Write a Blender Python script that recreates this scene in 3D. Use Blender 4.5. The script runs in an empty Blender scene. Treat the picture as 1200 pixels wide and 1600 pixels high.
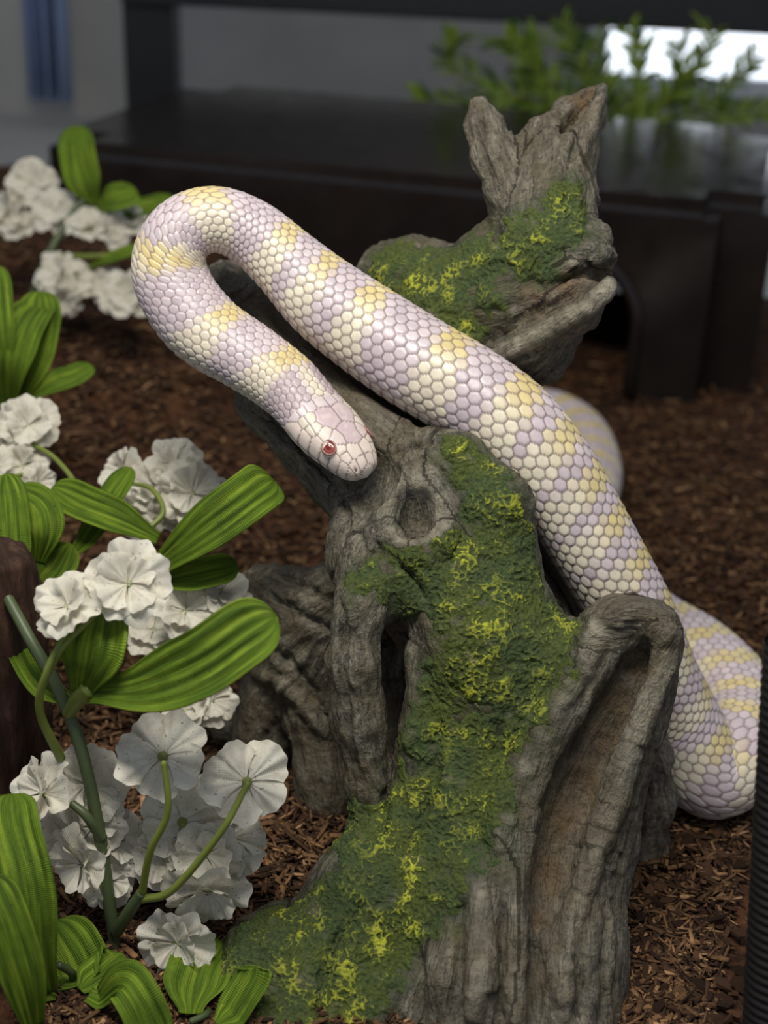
import bpy, bmesh, math, random
import numpy as np
from mathutils import Vector, Matrix, Euler

random.seed(7)
RNG = np.random.default_rng(11)
SC = bpy.context.scene
COL = SC.collection

# ------------------------------------------------------------------ camera
F = 2200.0                                   # focal length in pixels of the 1200 x 1600 frame
CAM = Vector((0.0, 0.0, 0.33))
PITCH, ROLL = 25.5, 2.2
CR = (Matrix.Rotation(math.radians(90 - PITCH), 3, 'X') @ Matrix.Rotation(math.radians(ROLL), 3, 'Z'))
cd = bpy.data.cameras.new('camera')
cam = bpy.data.objects.new('camera', cd)
COL.objects.link(cam)
cam.matrix_world = Matrix.Translation(CAM) @ CR.to_4x4()
cd.sensor_fit = 'VERTICAL'
cd.sensor_height = 36.0
cd.sensor_width = 27.0
cd.lens = F / 1600 * 36
cd.clip_start = 0.01
cd.clip_end = 30
cd.dof.use_dof = True
cd.dof.focus_distance = 0.465
cd.dof.aperture_fstop = 9.0
SC.camera = cam

# ------------------------------------------------------------------ world, lamps, exposure
W = bpy.data.worlds.new('room_light'); SC.world = W; W.use_nodes = True
W.node_tree.nodes['Background'].inputs[0].default_value = (0.62, 0.70, 0.85, 1)
W.node_tree.nodes['Background'].inputs[1].default_value = 0.27

def area_lamp(name, loc, target, sx, sy, power, color):
    ld = bpy.data.lights.new(name, 'AREA'); ld.shape = 'RECTANGLE'; ld.size = sx; ld.size_y = sy
    ld.energy = power; ld.color = color
    o = bpy.data.objects.new(name, ld); COL.objects.link(o); o.location = loc
    o.rotation_euler = (Vector(target) - Vector(loc)).to_track_quat('-Z', 'Y').to_euler()
    return o
area_lamp('terrarium_lamp_offscreen', (-0.07, 0.26, 0.67), (0.03, 0.45, 0.08), 0.40, 0.09, 3.1, (1.0, 0.95, 0.87))
vs = SC.view_settings
vs.view_transform = 'Standard'; vs.look = 'None'; vs.gamma = 1.0; vs.use_curve_mapping = False
vs.exposure = 0.35

# ------------------------------------------------------------------ helpers
def ray(px, py):
    return CR @ Vector(((px - 600) / F, (800 - py) / F, -1.0))
def at(px, py, Y):
    d = ray(px, py); return CAM + d * ((Y - CAM.y) / d.y)
def on(px, py, z=0.0):
    d = ray(px, py); return CAM + d * ((z - CAM.z) / d.z)
def depth_of(p):
    return -(CR.transposed() @ (Vector(p) - CAM)).z
def msize(px, p):                            # size of px pixels at the distance of point p
    return px / F * depth_of(p)
def project(P):                              # (N,3) -> pixels
    P = np.asarray(P, float); M = np.array(CR.transposed())
    q = (P - np.array(CAM)) @ M.T
    return np.stack([600 + F * q[:, 0] / -q[:, 2], 800 - F * q[:, 1] / -q[:, 2]], 1)

def tag(o, label=None, cat=None, group=None, kind=None):
    if label: o['label'] = label
    if cat: o['category'] = cat
    if group: o['group'] = group
    if kind: o['kind'] = kind
    return o
def link(name, data, parent=None, mat=None):
    o = bpy.data.objects.new(name, data); COL.objects.link(o)
    if parent is not None:
        o.parent = parent
        o.matrix_parent_inverse = parent.matrix_basis.inverted() if parent.parent is None else (parent.parent.matrix_basis @ parent.matrix_parent_inverse @ parent.matrix_basis).inverted()
    if mat is not None: data.materials.append(mat) if not data.materials else None
    return o
def mesh_np(name, V, Fq, smooth=True):
    me = bpy.data.meshes.new(name)
    V = np.ascontiguousarray(V, np.float32); Fq = np.ascontiguousarray(Fq, np.int32)
    n, k = Fq.shape
    me.vertices.add(len(V)); me.vertices.foreach_set('co', V.ravel())
    me.loops.add(n * k); me.loops.foreach_set('vertex_index', Fq.ravel())
    me.polygons.add(n); me.polygons.foreach_set('loop_start', np.arange(0, n * k, k, dtype=np.int32))
    me.update(calc_edges=True); me.validate()
    if smooth: me.polygons.foreach_set('use_smooth', np.ones(len(me.polygons), bool))
    return me
def attr_f(me, name, a):
    at_ = me.attributes.new(name, 'FLOAT', 'POINT'); at_.data.foreach_set('value', np.ascontiguousarray(a, np.float32))
def attr_v(me, name, a):
    at_ = me.attributes.new(name, 'FLOAT_VECTOR', 'POINT'); at_.data.foreach_set('vector', np.ascontiguousarray(a, np.float32).ravel())
def attr_c(me, name, a):
    a = np.concatenate([a, np.ones((len(a), 1))], 1)
    at_ = me.color_attributes.new(name, 'FLOAT_COLOR', 'POINT'); at_.data.foreach_set('color', np.ascontiguousarray(a, np.float32).ravel())
def lin(r, g, b):                            # sRGB 0-255 -> linear
    f = lambda c: (c / 12.92 if c <= .04045 else ((c + .055) / 1.055) ** 2.4)
    return tuple(f(c / 255) for c in (r, g, b))
def S(a, b, x):
    t = np.clip((x - a) / (b - a), 0, 1); return t * t * (3 - 2 * t)
def catmull(P, n):                           # (k,d) control points -> (n,d) samples
    P = np.asarray(P, float); k = len(P)
    Q = np.vstack([2 * P[0] - P[1], P, 2 * P[-1] - P[-2]])
    t = np.linspace(0, k - 1 - 1e-9, n); i = t.astype(int); f = (t - i)[:, None]
    a, b, c, d = Q[i], Q[i + 1], Q[i + 2], Q[i + 3]
    return .5 * (2 * b + (c - a) * f + (2 * a - 5 * b + 4 * c - d) * f ** 2 + (3 * b - a - 3 * c + d) * f ** 3)

_perm = np.random.default_rng(3).permutation(256).astype(np.int32)
_perm = np.concatenate([_perm, _perm, _perm])
_grad = np.random.default_rng(5).normal(size=(256, 3)).astype(np.float32)
_grad /= np.linalg.norm(_grad, axis=1)[:, None]
def noise(p):                                # gradient noise, (N,3) -> (N,), about -0.7..0.7
    p = np.asarray(p, np.float32); i = np.floor(p).astype(np.int32); f = p - i; i &= 255
    u = f * f * f * (f * (f * 6 - 15) + 10)
    out = 0
    for dx in (0, 1):
        wx = u[:, 0] if dx else 1 - u[:, 0]
        hx = _perm[i[:, 0] + dx]
        for dy in (0, 1):
            wy = wx * (u[:, 1] if dy else 1 - u[:, 1])
            hy = _perm[hx + i[:, 1] + dy]
            for dz in (0, 1):
                g = _grad[_perm[hy + i[:, 2] + dz]]
                d = g[:, 0] * (f[:, 0] - dx) + g[:, 1] * (f[:, 1] - dy) + g[:, 2] * (f[:, 2] - dz)
                out = out + wy * (u[:, 2] if dz else 1 - u[:, 2]) * d
    return out
def vnormals(me):
    n = np.empty(len(me.vertices) * 3, np.float32); me.vertices.foreach_get('normal', n); return n.reshape(-1, 3)
def tube(P, R, k=10, cap=True):              # swept round tube -> V, F(quads)
    P = np.asarray(P, float); n = len(P); R = np.broadcast_to(R, (n,))
    T = np.gradient(P, axis=0); T /= np.linalg.norm(T, axis=1)[:, None] + 1e-12
    up = np.array([0, 0, 1.0]); N = np.empty_like(P)
    r = np.cross(T[0], up)
    if np.linalg.norm(r) < .1: r = np.cross(T[0], [1.0, 0, 0])
    r /= np.linalg.norm(r)
    for q in range(n):
        r = r - T[q] * r.dot(T[q]); r /= np.linalg.norm(r) + 1e-12; N[q] = r
    B = np.cross(T, N); a = np.arange(k) * 2 * np.pi / k
    V = P[:, None] + R[:, None, None] * (np.cos(a)[None, :, None] * N[:, None] + np.sin(a)[None, :, None] * B[:, None])
    V = V.reshape(-1, 3)
    i = np.arange(n - 1)[:, None] * k; j = np.arange(k)[None]
    Fq = np.stack([i + j, i + (j + 1) % k, i + k + (j + 1) % k, i + k + j], -1).reshape(-1, 4)
    if cap:
        V = np.vstack([V, P[0] - T[0] * R[0] * .5, P[-1] + T[-1] * R[-1] * .5])
        c0, c1 = n * k, n * k + 1; j = np.arange(0, k, 2)
        Fq = np.vstack([Fq, np.stack([(j + 2) % k, (j + 1) % k, j, j * 0 + c0], -1), np.stack([(n - 1) * k + j, (n - 1) * k + (j + 1) % k, (n - 1) * k + (j + 2) % k, j * 0 + c1], -1)])
    return V, Fq

# ------------------------------------------------------------------ material helpers
class NT:
    def __init__(s, name):
        s.m = bpy.data.materials.new(name); s.m.use_nodes = True; s.t = s.m.node_tree
        s.b = s.t.nodes['Principled BSDF']; s.out = s.t.nodes['Material Output']
    def n(s, typ, **kw):
        x = s.t.nodes.new('ShaderNode' + typ)
        for k, v in kw.items(): setattr(x, k, v)
        return x
    def l(s, a, b): s.t.links.new(a, b)
    def set(s, x, key, v):
        if hasattr(v, 'is_output') or isinstance(v, bpy.types.NodeSocket): s.l(v, x.inputs[key])
        else: x.inputs[key].default_value = v
    def attr(s, name, out='Fac'):
        a = s.n('Attribute'); a.attribute_name = name; return a.outputs[out]
    def noise(s, scale, vec=None, detail=4, rough=.55, dist=0):
        x = s.n('TexNoise'); x.inputs['Scale'].default_value = scale; x.inputs['Detail'].default_value = detail
        x.inputs['Roughness'].default_value = rough; x.inputs['Distortion'].default_value = dist
        if vec is not None: s.l(vec, x.inputs['Vector'])
        return x.outputs['Fac']
    def ramp(s, fac, stops, interp='LINEAR'):
        r = s.n('ValToRGB'); r.color_ramp.interpolation = interp; e = r.color_ramp.elements
        while len(e) < len(stops): e.new(.5)
        for q, (p, c) in enumerate(stops):
            e[q].position = p; e[q].color = (*c, 1) if not isinstance(c, (int, float)) else (c, c, c, 1)
        s.l(fac, r.inputs[0]); return r.outputs[0]
    def mix(s, fac, a, b, mode='MIX'):
        x = s.n('Mix', data_type='RGBA', blend_type=mode)
        for key, v in ((0, fac), (6, a), (7, b)):
            if isinstance(v, bpy.types.NodeSocket): s.l(v, x.inputs[key])
            elif key == 0: x.inputs[0].default_value = v
            else: x.inputs[key].default_value = (*v, 1)
        return x.outputs[2]
    def math(s, op, a, b=None, clamp=False):
        x = s.n('Math', operation=op, use_clamp=clamp)
        for key, v in ((0, a), (1, b)):
            if v is None: continue
            if isinstance(v, bpy.types.NodeSocket): s.l(v, x.inputs[key])
            else: x.inputs[key].default_value = v
        return x.outputs[0]
    def pos(s): return s.n('NewGeometry').outputs['Position']
    def obj(s): return s.n('TexCoord').outputs['Object']
    def uv(s): return s.n('TexCoord').outputs['UV']
    def bump(s, h, strength=.5, dist=.001, normal=None):
        x = s.n('Bump'); x.inputs['Strength'].default_value = strength; x.inputs['Distance'].default_value = dist
        s.l(h, x.inputs['Height'])
        if normal is not None: s.l(normal, x.inputs['Normal'])
        return x.outputs[0]
    def fin(s, color=None, rough=.5, normal=None, spec=.5, **kw):
        if color is not None:
            if isinstance(color, bpy.types.NodeSocket): s.l(color, s.b.inputs['Base Color'])
            else: s.b.inputs['Base Color'].default_value = (*color, 1)
        s.set(s.b, 'Roughness', rough); s.b.inputs['Specular IOR Level'].default_value = spec
        if normal is not None: s.l(normal, s.b.inputs['Normal'])
        for k, v in kw.items(): s.set(s.b, k.replace('_', ' '), v)
        return s.m
MAT = {}

# ------------------------------------------------------------------ the ground's shape
def mound(x, y):
    x = np.asarray(x, float); y = np.asarray(y, float)
    h = .085 * S(.0, 1., (0.00 - x) / .16) * S(.44, .86, y)
    p = np.stack([x.ravel(), y.ravel(), np.zeros(x.size)], 1)
    h = h + (.004 * noise(p * 28 + 3)).reshape(x.shape) * S(0, .1, np.abs(y - .3))
    return h
# ================================================================== SNAKE PATH
# (pixel x, pixel y, distance Y, half width in pixels)
SN = [
 (572, 744, .4330, 1), (541, 705, .4390, 52), (498, 657, .4480, 56), (449, 604, .4590, 57), (388, 560, .4670, 62), (322, 518, .4740, 64),
 (280, 466, .4800, 62), (264, 412, .4850, 58), (285, 364, .4900, 57), (335, 345, .4930, 55), (392, 366, .4940, 56), (446, 412, .4900, 60),
 (505, 468, .4840, 66), (570, 516, .4780, 71), (650, 569, .4700, 74), (730, 617, .4630, 75), (800, 670, .4570, 75), (856, 738, .4520, 73),
 (902, 812, .4480, 70), (944, 886, .4440, 68), (985, 962, .4420, 67), (1022, 1046, .4430, 67), (1056, 1118, .4440, 69),
 (1102, 1190, .4390, 74), (1150, 1176, .4480, 74), (1168, 1110, .4730, 71), (1140, 1052, .4990, 68), (1085, 1005, .5250, 66), (1010, 960, .5500, 63),
 (950, 905, .585, 59), (918, 845, .625, 55), (912, 775, .670, 52), (926, 708, .722, 48), (905, 652, .775, 45), (850, 627, .805, 42), (770, 618, .815, 36), (690, 606, .82, 26), (620, 598, .815, 14), (575, 590, .81, 4)]
_c = []
for (px, py, Y, hw) in SN:
    p = at(px, py, Y); _c.append((*p, msize(hw * (1.10 if 480 < px < 1000 and py > 440 and Y < .49 and len(_c) > 8 else 1.02), p)))
_c = np.array(_c)
_c[0, 3] = .012
# keep the belly on or above the ground
for q in range(21, len(_c)):
    if q > 22: _c[q, 2] = max(.0003, 0) + _c[q, 3] * .93 + float(mound(_c[q, 0], _c[q, 1]))
_d = catmull(_c, 6000)
_ds = np.r_[0, np.cumsum(np.linalg.norm(np.diff(_d[:, :3], axis=0), axis=1))]
SLEN = _ds[-1]
def snake_resample(step):
    n = int(SLEN / step); s = np.linspace(0, SLEN, n)
    D = np.stack([np.interp(s, _ds, _d[:, k]) for k in range(4)], 1)
    w = max(2, int(.006 / step)); ker = np.hanning(2 * w + 1); ker /= ker.sum()
    for k in range(4):
        pad = np.r_[2 * D[0, k] - D[w:0:-1, k], D[:, k], 2 * D[-1, k] - D[-2:-w - 2:-1, k]]
        D[:, k] = np.convolve(pad, ker, 'valid')
    return s, D

# ================================================================== DRIFTWOOD (signed-distance sculpt -> surface nets)
VOX = .00105
PR = []                                      # (op, a, b, ra, rb, k)
CHAINS = []
def chain(pts, k=.010, op='u'):
    q = []
    for (px, py, Y, r) in pts:
        p = at(px, py, Y); q.append((np.array(p), msize(r, p)))
    for (a, ra), (b, rb) in zip(q[:-1], q[1:]): PR.append((op, a, b, ra, rb, k))
    if op == 'u': CHAINS.append(q)
# trunk core
chain([(740, 1680, .355, 150), (740, 1450, .383, 128), (748, 1250, .405, 112), (752, 1080, .425, 100), (712, 940, .440, 98), (685, 830, .448, 112), (680, 750, .455, 100)])
chain([(720, 1120, .398, 62), (735, 1260, .385, 78), (690, 1400, .368, 90), (640, 1560, .343, 80)], .012)   # mossy front flank
chain([(690, 1050, .405, 48), (668, 1150, .396, 44), (650, 1290, .385, 52)], .006)                           # pale ridge by the slit
# left foot
chain([(640, 1300, .385, 70), (575, 1410, .368, 82), (515, 1520, .350, 84), (460, 1660, .325, 90)], .012)
chain([(500, 1500, .358, 60), (425, 1500, .354, 60), (385, 1600, .332, 56)], .012)
chain([(600, 1540, .345, 50), (560, 1650, .325, 60)], .01)
# strand that bows out left of the slit
chain([(600, 880, .425, 50), (566, 950, .412, 36), (556, 1040, .402, 37), (562, 1130, .396, 38), (580, 1220, .391, 33), (592, 1300, .386, 40)], .005)
# upper trunk
chain([(600, 780, .445, 70), (590, 860, .437, 60), (640, 900, .430, 70)], .012)
chain([(720, 720, .440, 45), (770, 790, .432, 48), (778, 880, .425, 52), (800, 980, .415, 60), (860, 1030, .405, 58)], .010)  # mossy shoulder
chain([(700, 900, .420, 60), (740, 1000, .408, 66), (800, 1100, .398, 60)], .012)
# thin lamina behind the shoulder
chain([(770, 725, .462, 22), (835, 830, .458, 22), (880, 915, .452, 22), (905, 985, .445, 22)], .004)
chain([(770, 760, .465, 40), (830, 880, .460, 46), (870, 970, .450, 46)], .006)
# hollow broken stub in front, a half pipe
chain([(985, 1008, .404, 66), (950, 1080, .400, 82), (905, 1170, .393, 98), (862, 1320, .378, 112), (848, 1500, .350, 116), (842, 1700, .322, 122)], .012)
chain([(965, 985, .402, 44), (1010, 985, .404, 40)], .008)
chain([(760, 1400, .358, 70), (745, 1540, .335, 66), (735, 1680, .318, 60)], .012)
# dark rear leg on the right
chain([(960, 1090, .425, 40), (1002, 1180, .424, 36), (1012, 1250, .420, 36), (1002, 1330, .415, 30), (1000, 1380, .41, 24)], .008)
# roots behind on the left
chain([(610, 880, .452, 60), (520, 950, .462, 50), (455, 935, .472, 40), (408, 905, .480, 22)], .012)
chain([(560, 950, .455, 55), (480, 1020, .462, 52), (430, 1100, .468, 46), (400, 1210, .455, 40)], .012)
chain([(540, 1000, .452, 45), (500, 1110, .452, 42), (510, 1220, .440, 36), (520, 1330, .425, 30)], .010)
chain([(440, 940, .475, 26), (395, 920, .482, 16), (368, 910, .486, 10)], .006)
chain([(350, 1138, .470, 18), (420, 1142, .466, 20), (500, 1160, .458, 22)], .006)
chain([(650, 860, .455, 60), (640, 1000, .460, 60), (650, 1150, .450, 60), (680, 1300, .43, 60)], .010)
# branch to the upper left, under the loop
chain([(650, 770, .452, 84), (555, 690, .472, 82), (470, 600, .495, 80), (408, 520, .512, 66), (360, 455, .522, 44)], .012)
chain([(560, 800, .448, 26), (470, 700, .470, 24), (392, 630, .490, 16)], .006)
# branch to the upper right
chain([(690, 740, .468, 90), (706, 600, .500, 96), (700, 490, .518, 84), (640, 440, .530, 54), (600, 432, .534, 36)], .012)
chain([(710, 500, .512, 84), (820, 470, .500, 80), (890, 430, .496, 55)], .012)
chain([(740, 575, .496, 40), (830, 530, .484, 40), (900, 480, .477, 34), (940, 448, .474, 18)], .005)
chain([(770, 590, .500, 34), (850, 555, .492, 34), (890, 520, .490, 24)], .006)
chain([(770, 410, .508, 54), (860, 392, .498, 46), (928, 384, .492, 26), (940, 402, .488, 16)], .008)
# upper fork
chain([(850, 390, .500, 62), (858, 320, .510, 56), (866, 250, .518, 40)], .012)
chain([(890, 310, .512, 30), (900, 240, .520, 26), (922, 180, .530, 18), (936, 146, .534, 7)], .006)
chain([(845, 270, .516, 30), (850, 212, .526, 24), (885, 175, .540, 14), (925, 140, .546, 6)], .006)
chain([(880, 240, .534, 26), (915, 175, .546, 16), (932, 148, .546, 7)], .006)
chain([(838, 350, .505, 34), (798, 305, .512, 30), (772, 245, .520, 32), (757, 195, .527, 24), (746, 163, .532, 12)], .004)
chain([(812, 345, .508, 30), (812, 280, .516, 28), (816, 232, .522, 18)], .006)
# carvings
chain([(770, 560, .466, 20), (860, 480, .464, 26), (960, 420, .460, 26)], .004, 's')
chain([(876, 208, .516, 9), (900, 172, .524, 14), (925, 135, .530, 16)], .003, 's')
chain([(618, 965, .420, 9), (618, 1040, .405, 15), (616, 1150, .395, 14), (606, 1240, .385, 9), (600, 1300, .372, 7)], .003, 's')
chain([(618, 1000, .440, 20), (616, 1130, .420, 26), (612, 1220, .405, 16)], .003, 's')
chain([(600, 1615, .30, 30), (690, 1625, .30, 36), (740, 1606, .30, 14)], .004, 's')
chain([(800, 300, .497, 4), (795, 255, .504, 6), (790, 200, .510, 9)], .003, 's')

def build_sdf():
    lo = np.array([1e9] * 3); hi = -lo
    for (op, a, b, ra, rb, k) in PR:
        if op == 'u':
            lo = np.minimum(lo, np.minimum(a - ra, b - rb)); hi = np.maximum(hi, np.maximum(a + ra, b + rb))
    lo -= .008; hi += .008; lo[2] = -.006
    n = np.ceil((hi - lo) / VOX).astype(int)
    f = np.full(n, .02, np.float32)
    ax = [(lo[q] + VOX * np.arange(n[q])).astype(np.float32) for q in range(3)]
    def seg(a, b, ra, rb, pad):
        m = np.minimum(a - ra, b - rb) - pad; M = np.maximum(a + ra, b + rb) + pad
        i0 = np.clip(((m - lo) / VOX).astype(int), 0, n - 1); i1 = np.clip(((M - lo) / VOX).astype(int) + 1, 1, n)
        if np.any(i1 <= i0): return None, None
        sl = tuple(slice(i0[q], i1[q]) for q in range(3))
        X = ax[0][sl[0]][:, None, None] - np.float32(a[0]); Yv = ax[1][sl[1]][None, :, None] - np.float32(a[1]); Z = ax[2][sl[2]][None, None, :] - np.float32(a[2])
        d = (b - a).astype(np.float32); L2 = float(d @ d) + 1e-12
        t = np.clip((X * d[0] + Yv * d[1] + Z * d[2]) / L2, 0, 1)
        return sl, np.sqrt((X - t * d[0]) ** 2 + (Yv - t * d[1]) ** 2 + (Z - t * d[2]) ** 2) - (ra + (rb - ra) * t)
    for (op, a, b, ra, rb, k) in PR:
        if op != 'u': continue
        sl, d = seg(a, b, ra, rb, .014)
        if sl is None: continue
        g = f[sl]; h = np.maximum(k - np.abs(g - d), 0) / k
        f[sl] = np.minimum(g, d) - h * h * k * .25
    # lumpy, weathered outline
    idx = np.argwhere(np.abs(f) < .009)
    p = lo + idx * VOX
    nz = .0020 * noise(p * 34) + .0008 * noise(p * 95 + 7)
    f[tuple(idx.T)] += nz.astype(np.float32)
    for (op, a, b, ra, rb, k) in PR:
        if op != 's': continue
        sl, d = seg(a, b, ra, rb, .012)
        if sl is None: continue
        g = f[sl]; d = -d; h = np.maximum(k - np.abs(g - d), 0) / k
        f[sl] = np.maximum(g, d) + h * h * k * .25
    return f, lo, n, ax, seg
WF, WLO, WN, WAX, _seg = build_sdf()
def march(px, py):                           # first wood surface point seen along a sight line
    d = ray(px, py); d = np.array(d); c = np.array(CAM)
    t = np.arange(.30, .75, .0006) ; P = c + t[:, None] * d
    i = np.round((P - WLO) / VOX).astype(int)
    ok = np.all((i >= 0) & (i < WN), 1)
    v = np.full(len(t), 1.0); v[ok] = WF[tuple(i[ok].T)]
    w = np.where(v < 0)[0]
    return P[w[0]] if len(w) else None
# knot: a raised ring with a sunken middle
_ring = []
for q in range(14):
    a = q / 14 * 2 * math.pi
    s_ = march(650 + 43 * math.cos(a) + 8 * math.sin(a), 806 + 54 * math.sin(a))
    if s_ is not None: _ring.append(s_)
_kn = march(650, 806)
def _apply(op, a, b, ra, rb, k):
    sl, d = _seg(a, b, ra, rb, .012)
    if sl is None: return
    g = WF[sl]
    if op == 's':
        d = -d; h = np.maximum(k - np.abs(g - d), 0) / k; WF[sl] = np.maximum(g, d) + h * h * k * .25
    else:
        h = np.maximum(k - np.abs(g - d), 0) / k; WF[sl] = np.minimum(g, d) - h * h * k * .25
# ridges (u) and grooves (s) that follow the surface
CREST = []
def on_surface(op, pts, k, lift=0.0):
    C = catmull(np.array(pts, float), 5 * len(pts)); q = []
    for (px, py, r) in C:
        m = march(px, py)
        if m is None: continue
        v = np.array(ray(px, py)); v /= np.linalg.norm(v); rr = msize(r, m)
        if q and np.linalg.norm(m - q[-1][0]) > .02: q.append(None)
        q.append((m - v * rr * lift, rr))
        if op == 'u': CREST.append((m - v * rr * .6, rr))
    for a, b in zip(q[:-1], q[1:]):
        if a is not None and b is not None: _apply(op, a[0], b[0], a[1], b[1], k)
for op, k, lift, pts in [
    ('s', .002, .45, [(1004, 1012, 26), (980, 1065, 35), (948, 1130, 42), (912, 1205, 48), (886, 1280, 48), (864, 1360, 42), (848, 1440, 32), (838, 1510, 18)]),
    ('s', .003, .0, [(1000, 1030, 20), (975, 1075, 27), (942, 1140, 33), (908, 1215, 38), (882, 1290, 38), (862, 1365, 31), (848, 1440, 20)]),
    ('u', .003, .2, [(1042, 1000, 14), (1034, 1050, 13), (1008, 1110, 13), (978, 1190, 12), (957, 1260, 12), (924, 1350, 11), (898, 1450, 10), (880, 1580, 10)]),
    ('u', .004, 0, [(935, 985, 16), (893, 1070, 15), (842, 1160, 14), (798, 1240, 13), (778, 1320, 11)]),
    ('u', .005, 0, [(950, 972, 9), (985, 960, 10), (1020, 968, 10), (1044, 992, 10)]),
    ('s', .003, .2, [(722, 1420, 6), (716, 1500, 11), (712, 1585, 12)]), ('s', .003, .2, [(778, 1370, 6), (786, 1480, 10), (784, 1585, 11)]), ('s', .003, .2, [(836, 1480, 6), (834, 1540, 8), (828, 1590, 9)]),
    ('s', .003, .2, [(660, 1500, 6), (655, 1585, 9)]), ('u', .003, 0, [(752, 1400, 8), (750, 1500, 11), (745, 1585, 12)]), ('u', .003, 0, [(808, 1420, 6), (806, 1500, 9), (802, 1590, 10)]),
    ('s', .003, .2, [(912, 1400, 5), (908, 1500, 8), (902, 1590, 8)]), ('s', .002, .3, [(945, 1330, 4), (942, 1480, 7), (938, 1590, 7)]),
    ('s', .002, .3, [(563, 790, 4), (566, 850, 6), (552, 920, 5)]), ('s', .002, .3, [(590, 770, 4), (594, 840, 6), (580, 900, 4)]), ('s', .002, .3, [(612, 860, 4), (640, 890, 5), (660, 930, 5)]),
    ('s', .002, .3, [(700, 770, 4), (712, 820, 7), (700, 880, 5)]), ('s', .002, .2, [(540, 950, 4), (537, 1040, 5), (545, 1130, 5), (565, 1220, 4)]), ('u', .003, 0, [(650, 1020, 9), (652, 1090, 9), (640, 1160, 8)]),
    ('s', .002, .2, [(545, 690, 4), (590, 720, 6), (640, 700, 6), (690, 690, 4)]), ('s', .002, .2, [(600, 740, 4), (640, 735, 5), (690, 740, 4)]), ('s', .002, .2, [(420, 650, 4), (470, 700, 6), (530, 770, 6), (545, 830, 5)]),
    ('u', .003, 0, [(735, 578, 10), (820, 540, 11), (890, 495, 10), (952, 452, 9)]), ('s', .003, .1, [(760, 545, 7), (840, 495, 11), (900, 455, 13), (950, 420, 14)]), ('u', .003, 0, [(850, 430, 7), (900, 405, 9), (940, 392, 9)]),
    ('s', .002, .2, [(790, 575, 4), (850, 540, 6), (905, 505, 5)]), ('s', .002, .2, [(860, 330, 4), (850, 280, 6), (862, 225, 5)]), ('s', .002, .2, [(885, 330, 4), (885, 270, 6), (905, 215, 4)]), ('s', .002, .2, [(835, 310, 4), (838, 260, 5), (850, 222, 4)]), ('s', .002, .2, [(770, 280, 3), (756, 230, 5), (748, 190, 4)]),
    ('s', .002, .2, [(420, 930, 4), (470, 960, 7), (530, 990, 5)]), ('s', .002, .2, [(400, 1000, 4), (460, 1040, 8), (510, 1120, 6)]), ('s', .002, .2, [(440, 900, 4), (490, 925, 6), (540, 950, 4)]), ('u', .003, 0, [(400, 1050, 6), (450, 1070, 9), (500, 1140, 8)]),
    ('s', .001, .25, [(878, 208, 9), (892, 190, 15), (908, 168, 17), (926, 146, 12)]), ('s', .001, .0, [(890, 192, 10), (907, 168, 12), (922, 150, 8)]), ('s', .003, .2, [(560, 1420, 5), (520, 1500, 9), (500, 1580, 9)]), ('s', .003, .2, [(690, 1130, 4), (680, 1220, 6), (640, 1330, 6)])]:
    on_surface(op, pts, k, lift)
# the knot itself
_view = np.array(ray(650, 806)); _view /= np.linalg.norm(_view)
for q in range(len(_ring)):
    _apply('u', _ring[q] + _view * .0003, _ring[(q + 1) % len(_ring)] + _view * .0003, .0034 + .0006 * math.sin(q * 2.3), .0034, .005)
for dz in (-.0035, 0, .0035):
    c_ = march(650, 806 - dz * 4000) ; c_ = _kn + np.array([0, 0, dz]); _apply('s', c_ - _view * .0042, c_ - _view * .0042, .0066, .0066, .002)
# room for the snake's body, so that it rests in the wood's surface instead of cutting it
_s, _D = snake_resample(.004)
for q in range(len(_D) - 1):
    r0, r1 = _D[q, 3] + .0002, _D[q + 1, 3] + .0002
    if _s[q] < .03: r0 = r1 = min(r0, .0128)
    elif _s[q] < .085: r0, r1 = max(r0, .0136), max(r1, .0136)
    _apply('s', _D[q, :3], _D[q + 1, :3], r0, r1, .0006)
# cut flat where it stands on the ground
kz = int(round((0.0 - WLO[2]) / VOX)) ; WF[:, :, :max(kz, 0)] = np.maximum(WF[:, :, :max(kz, 0)], .001)
for arr in (WF[0], WF[-1], WF[:, 0], WF[:, -1], WF[:, :, 0], WF[:, :, -1]): arr[...] = np.maximum(arr, .001)

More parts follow.
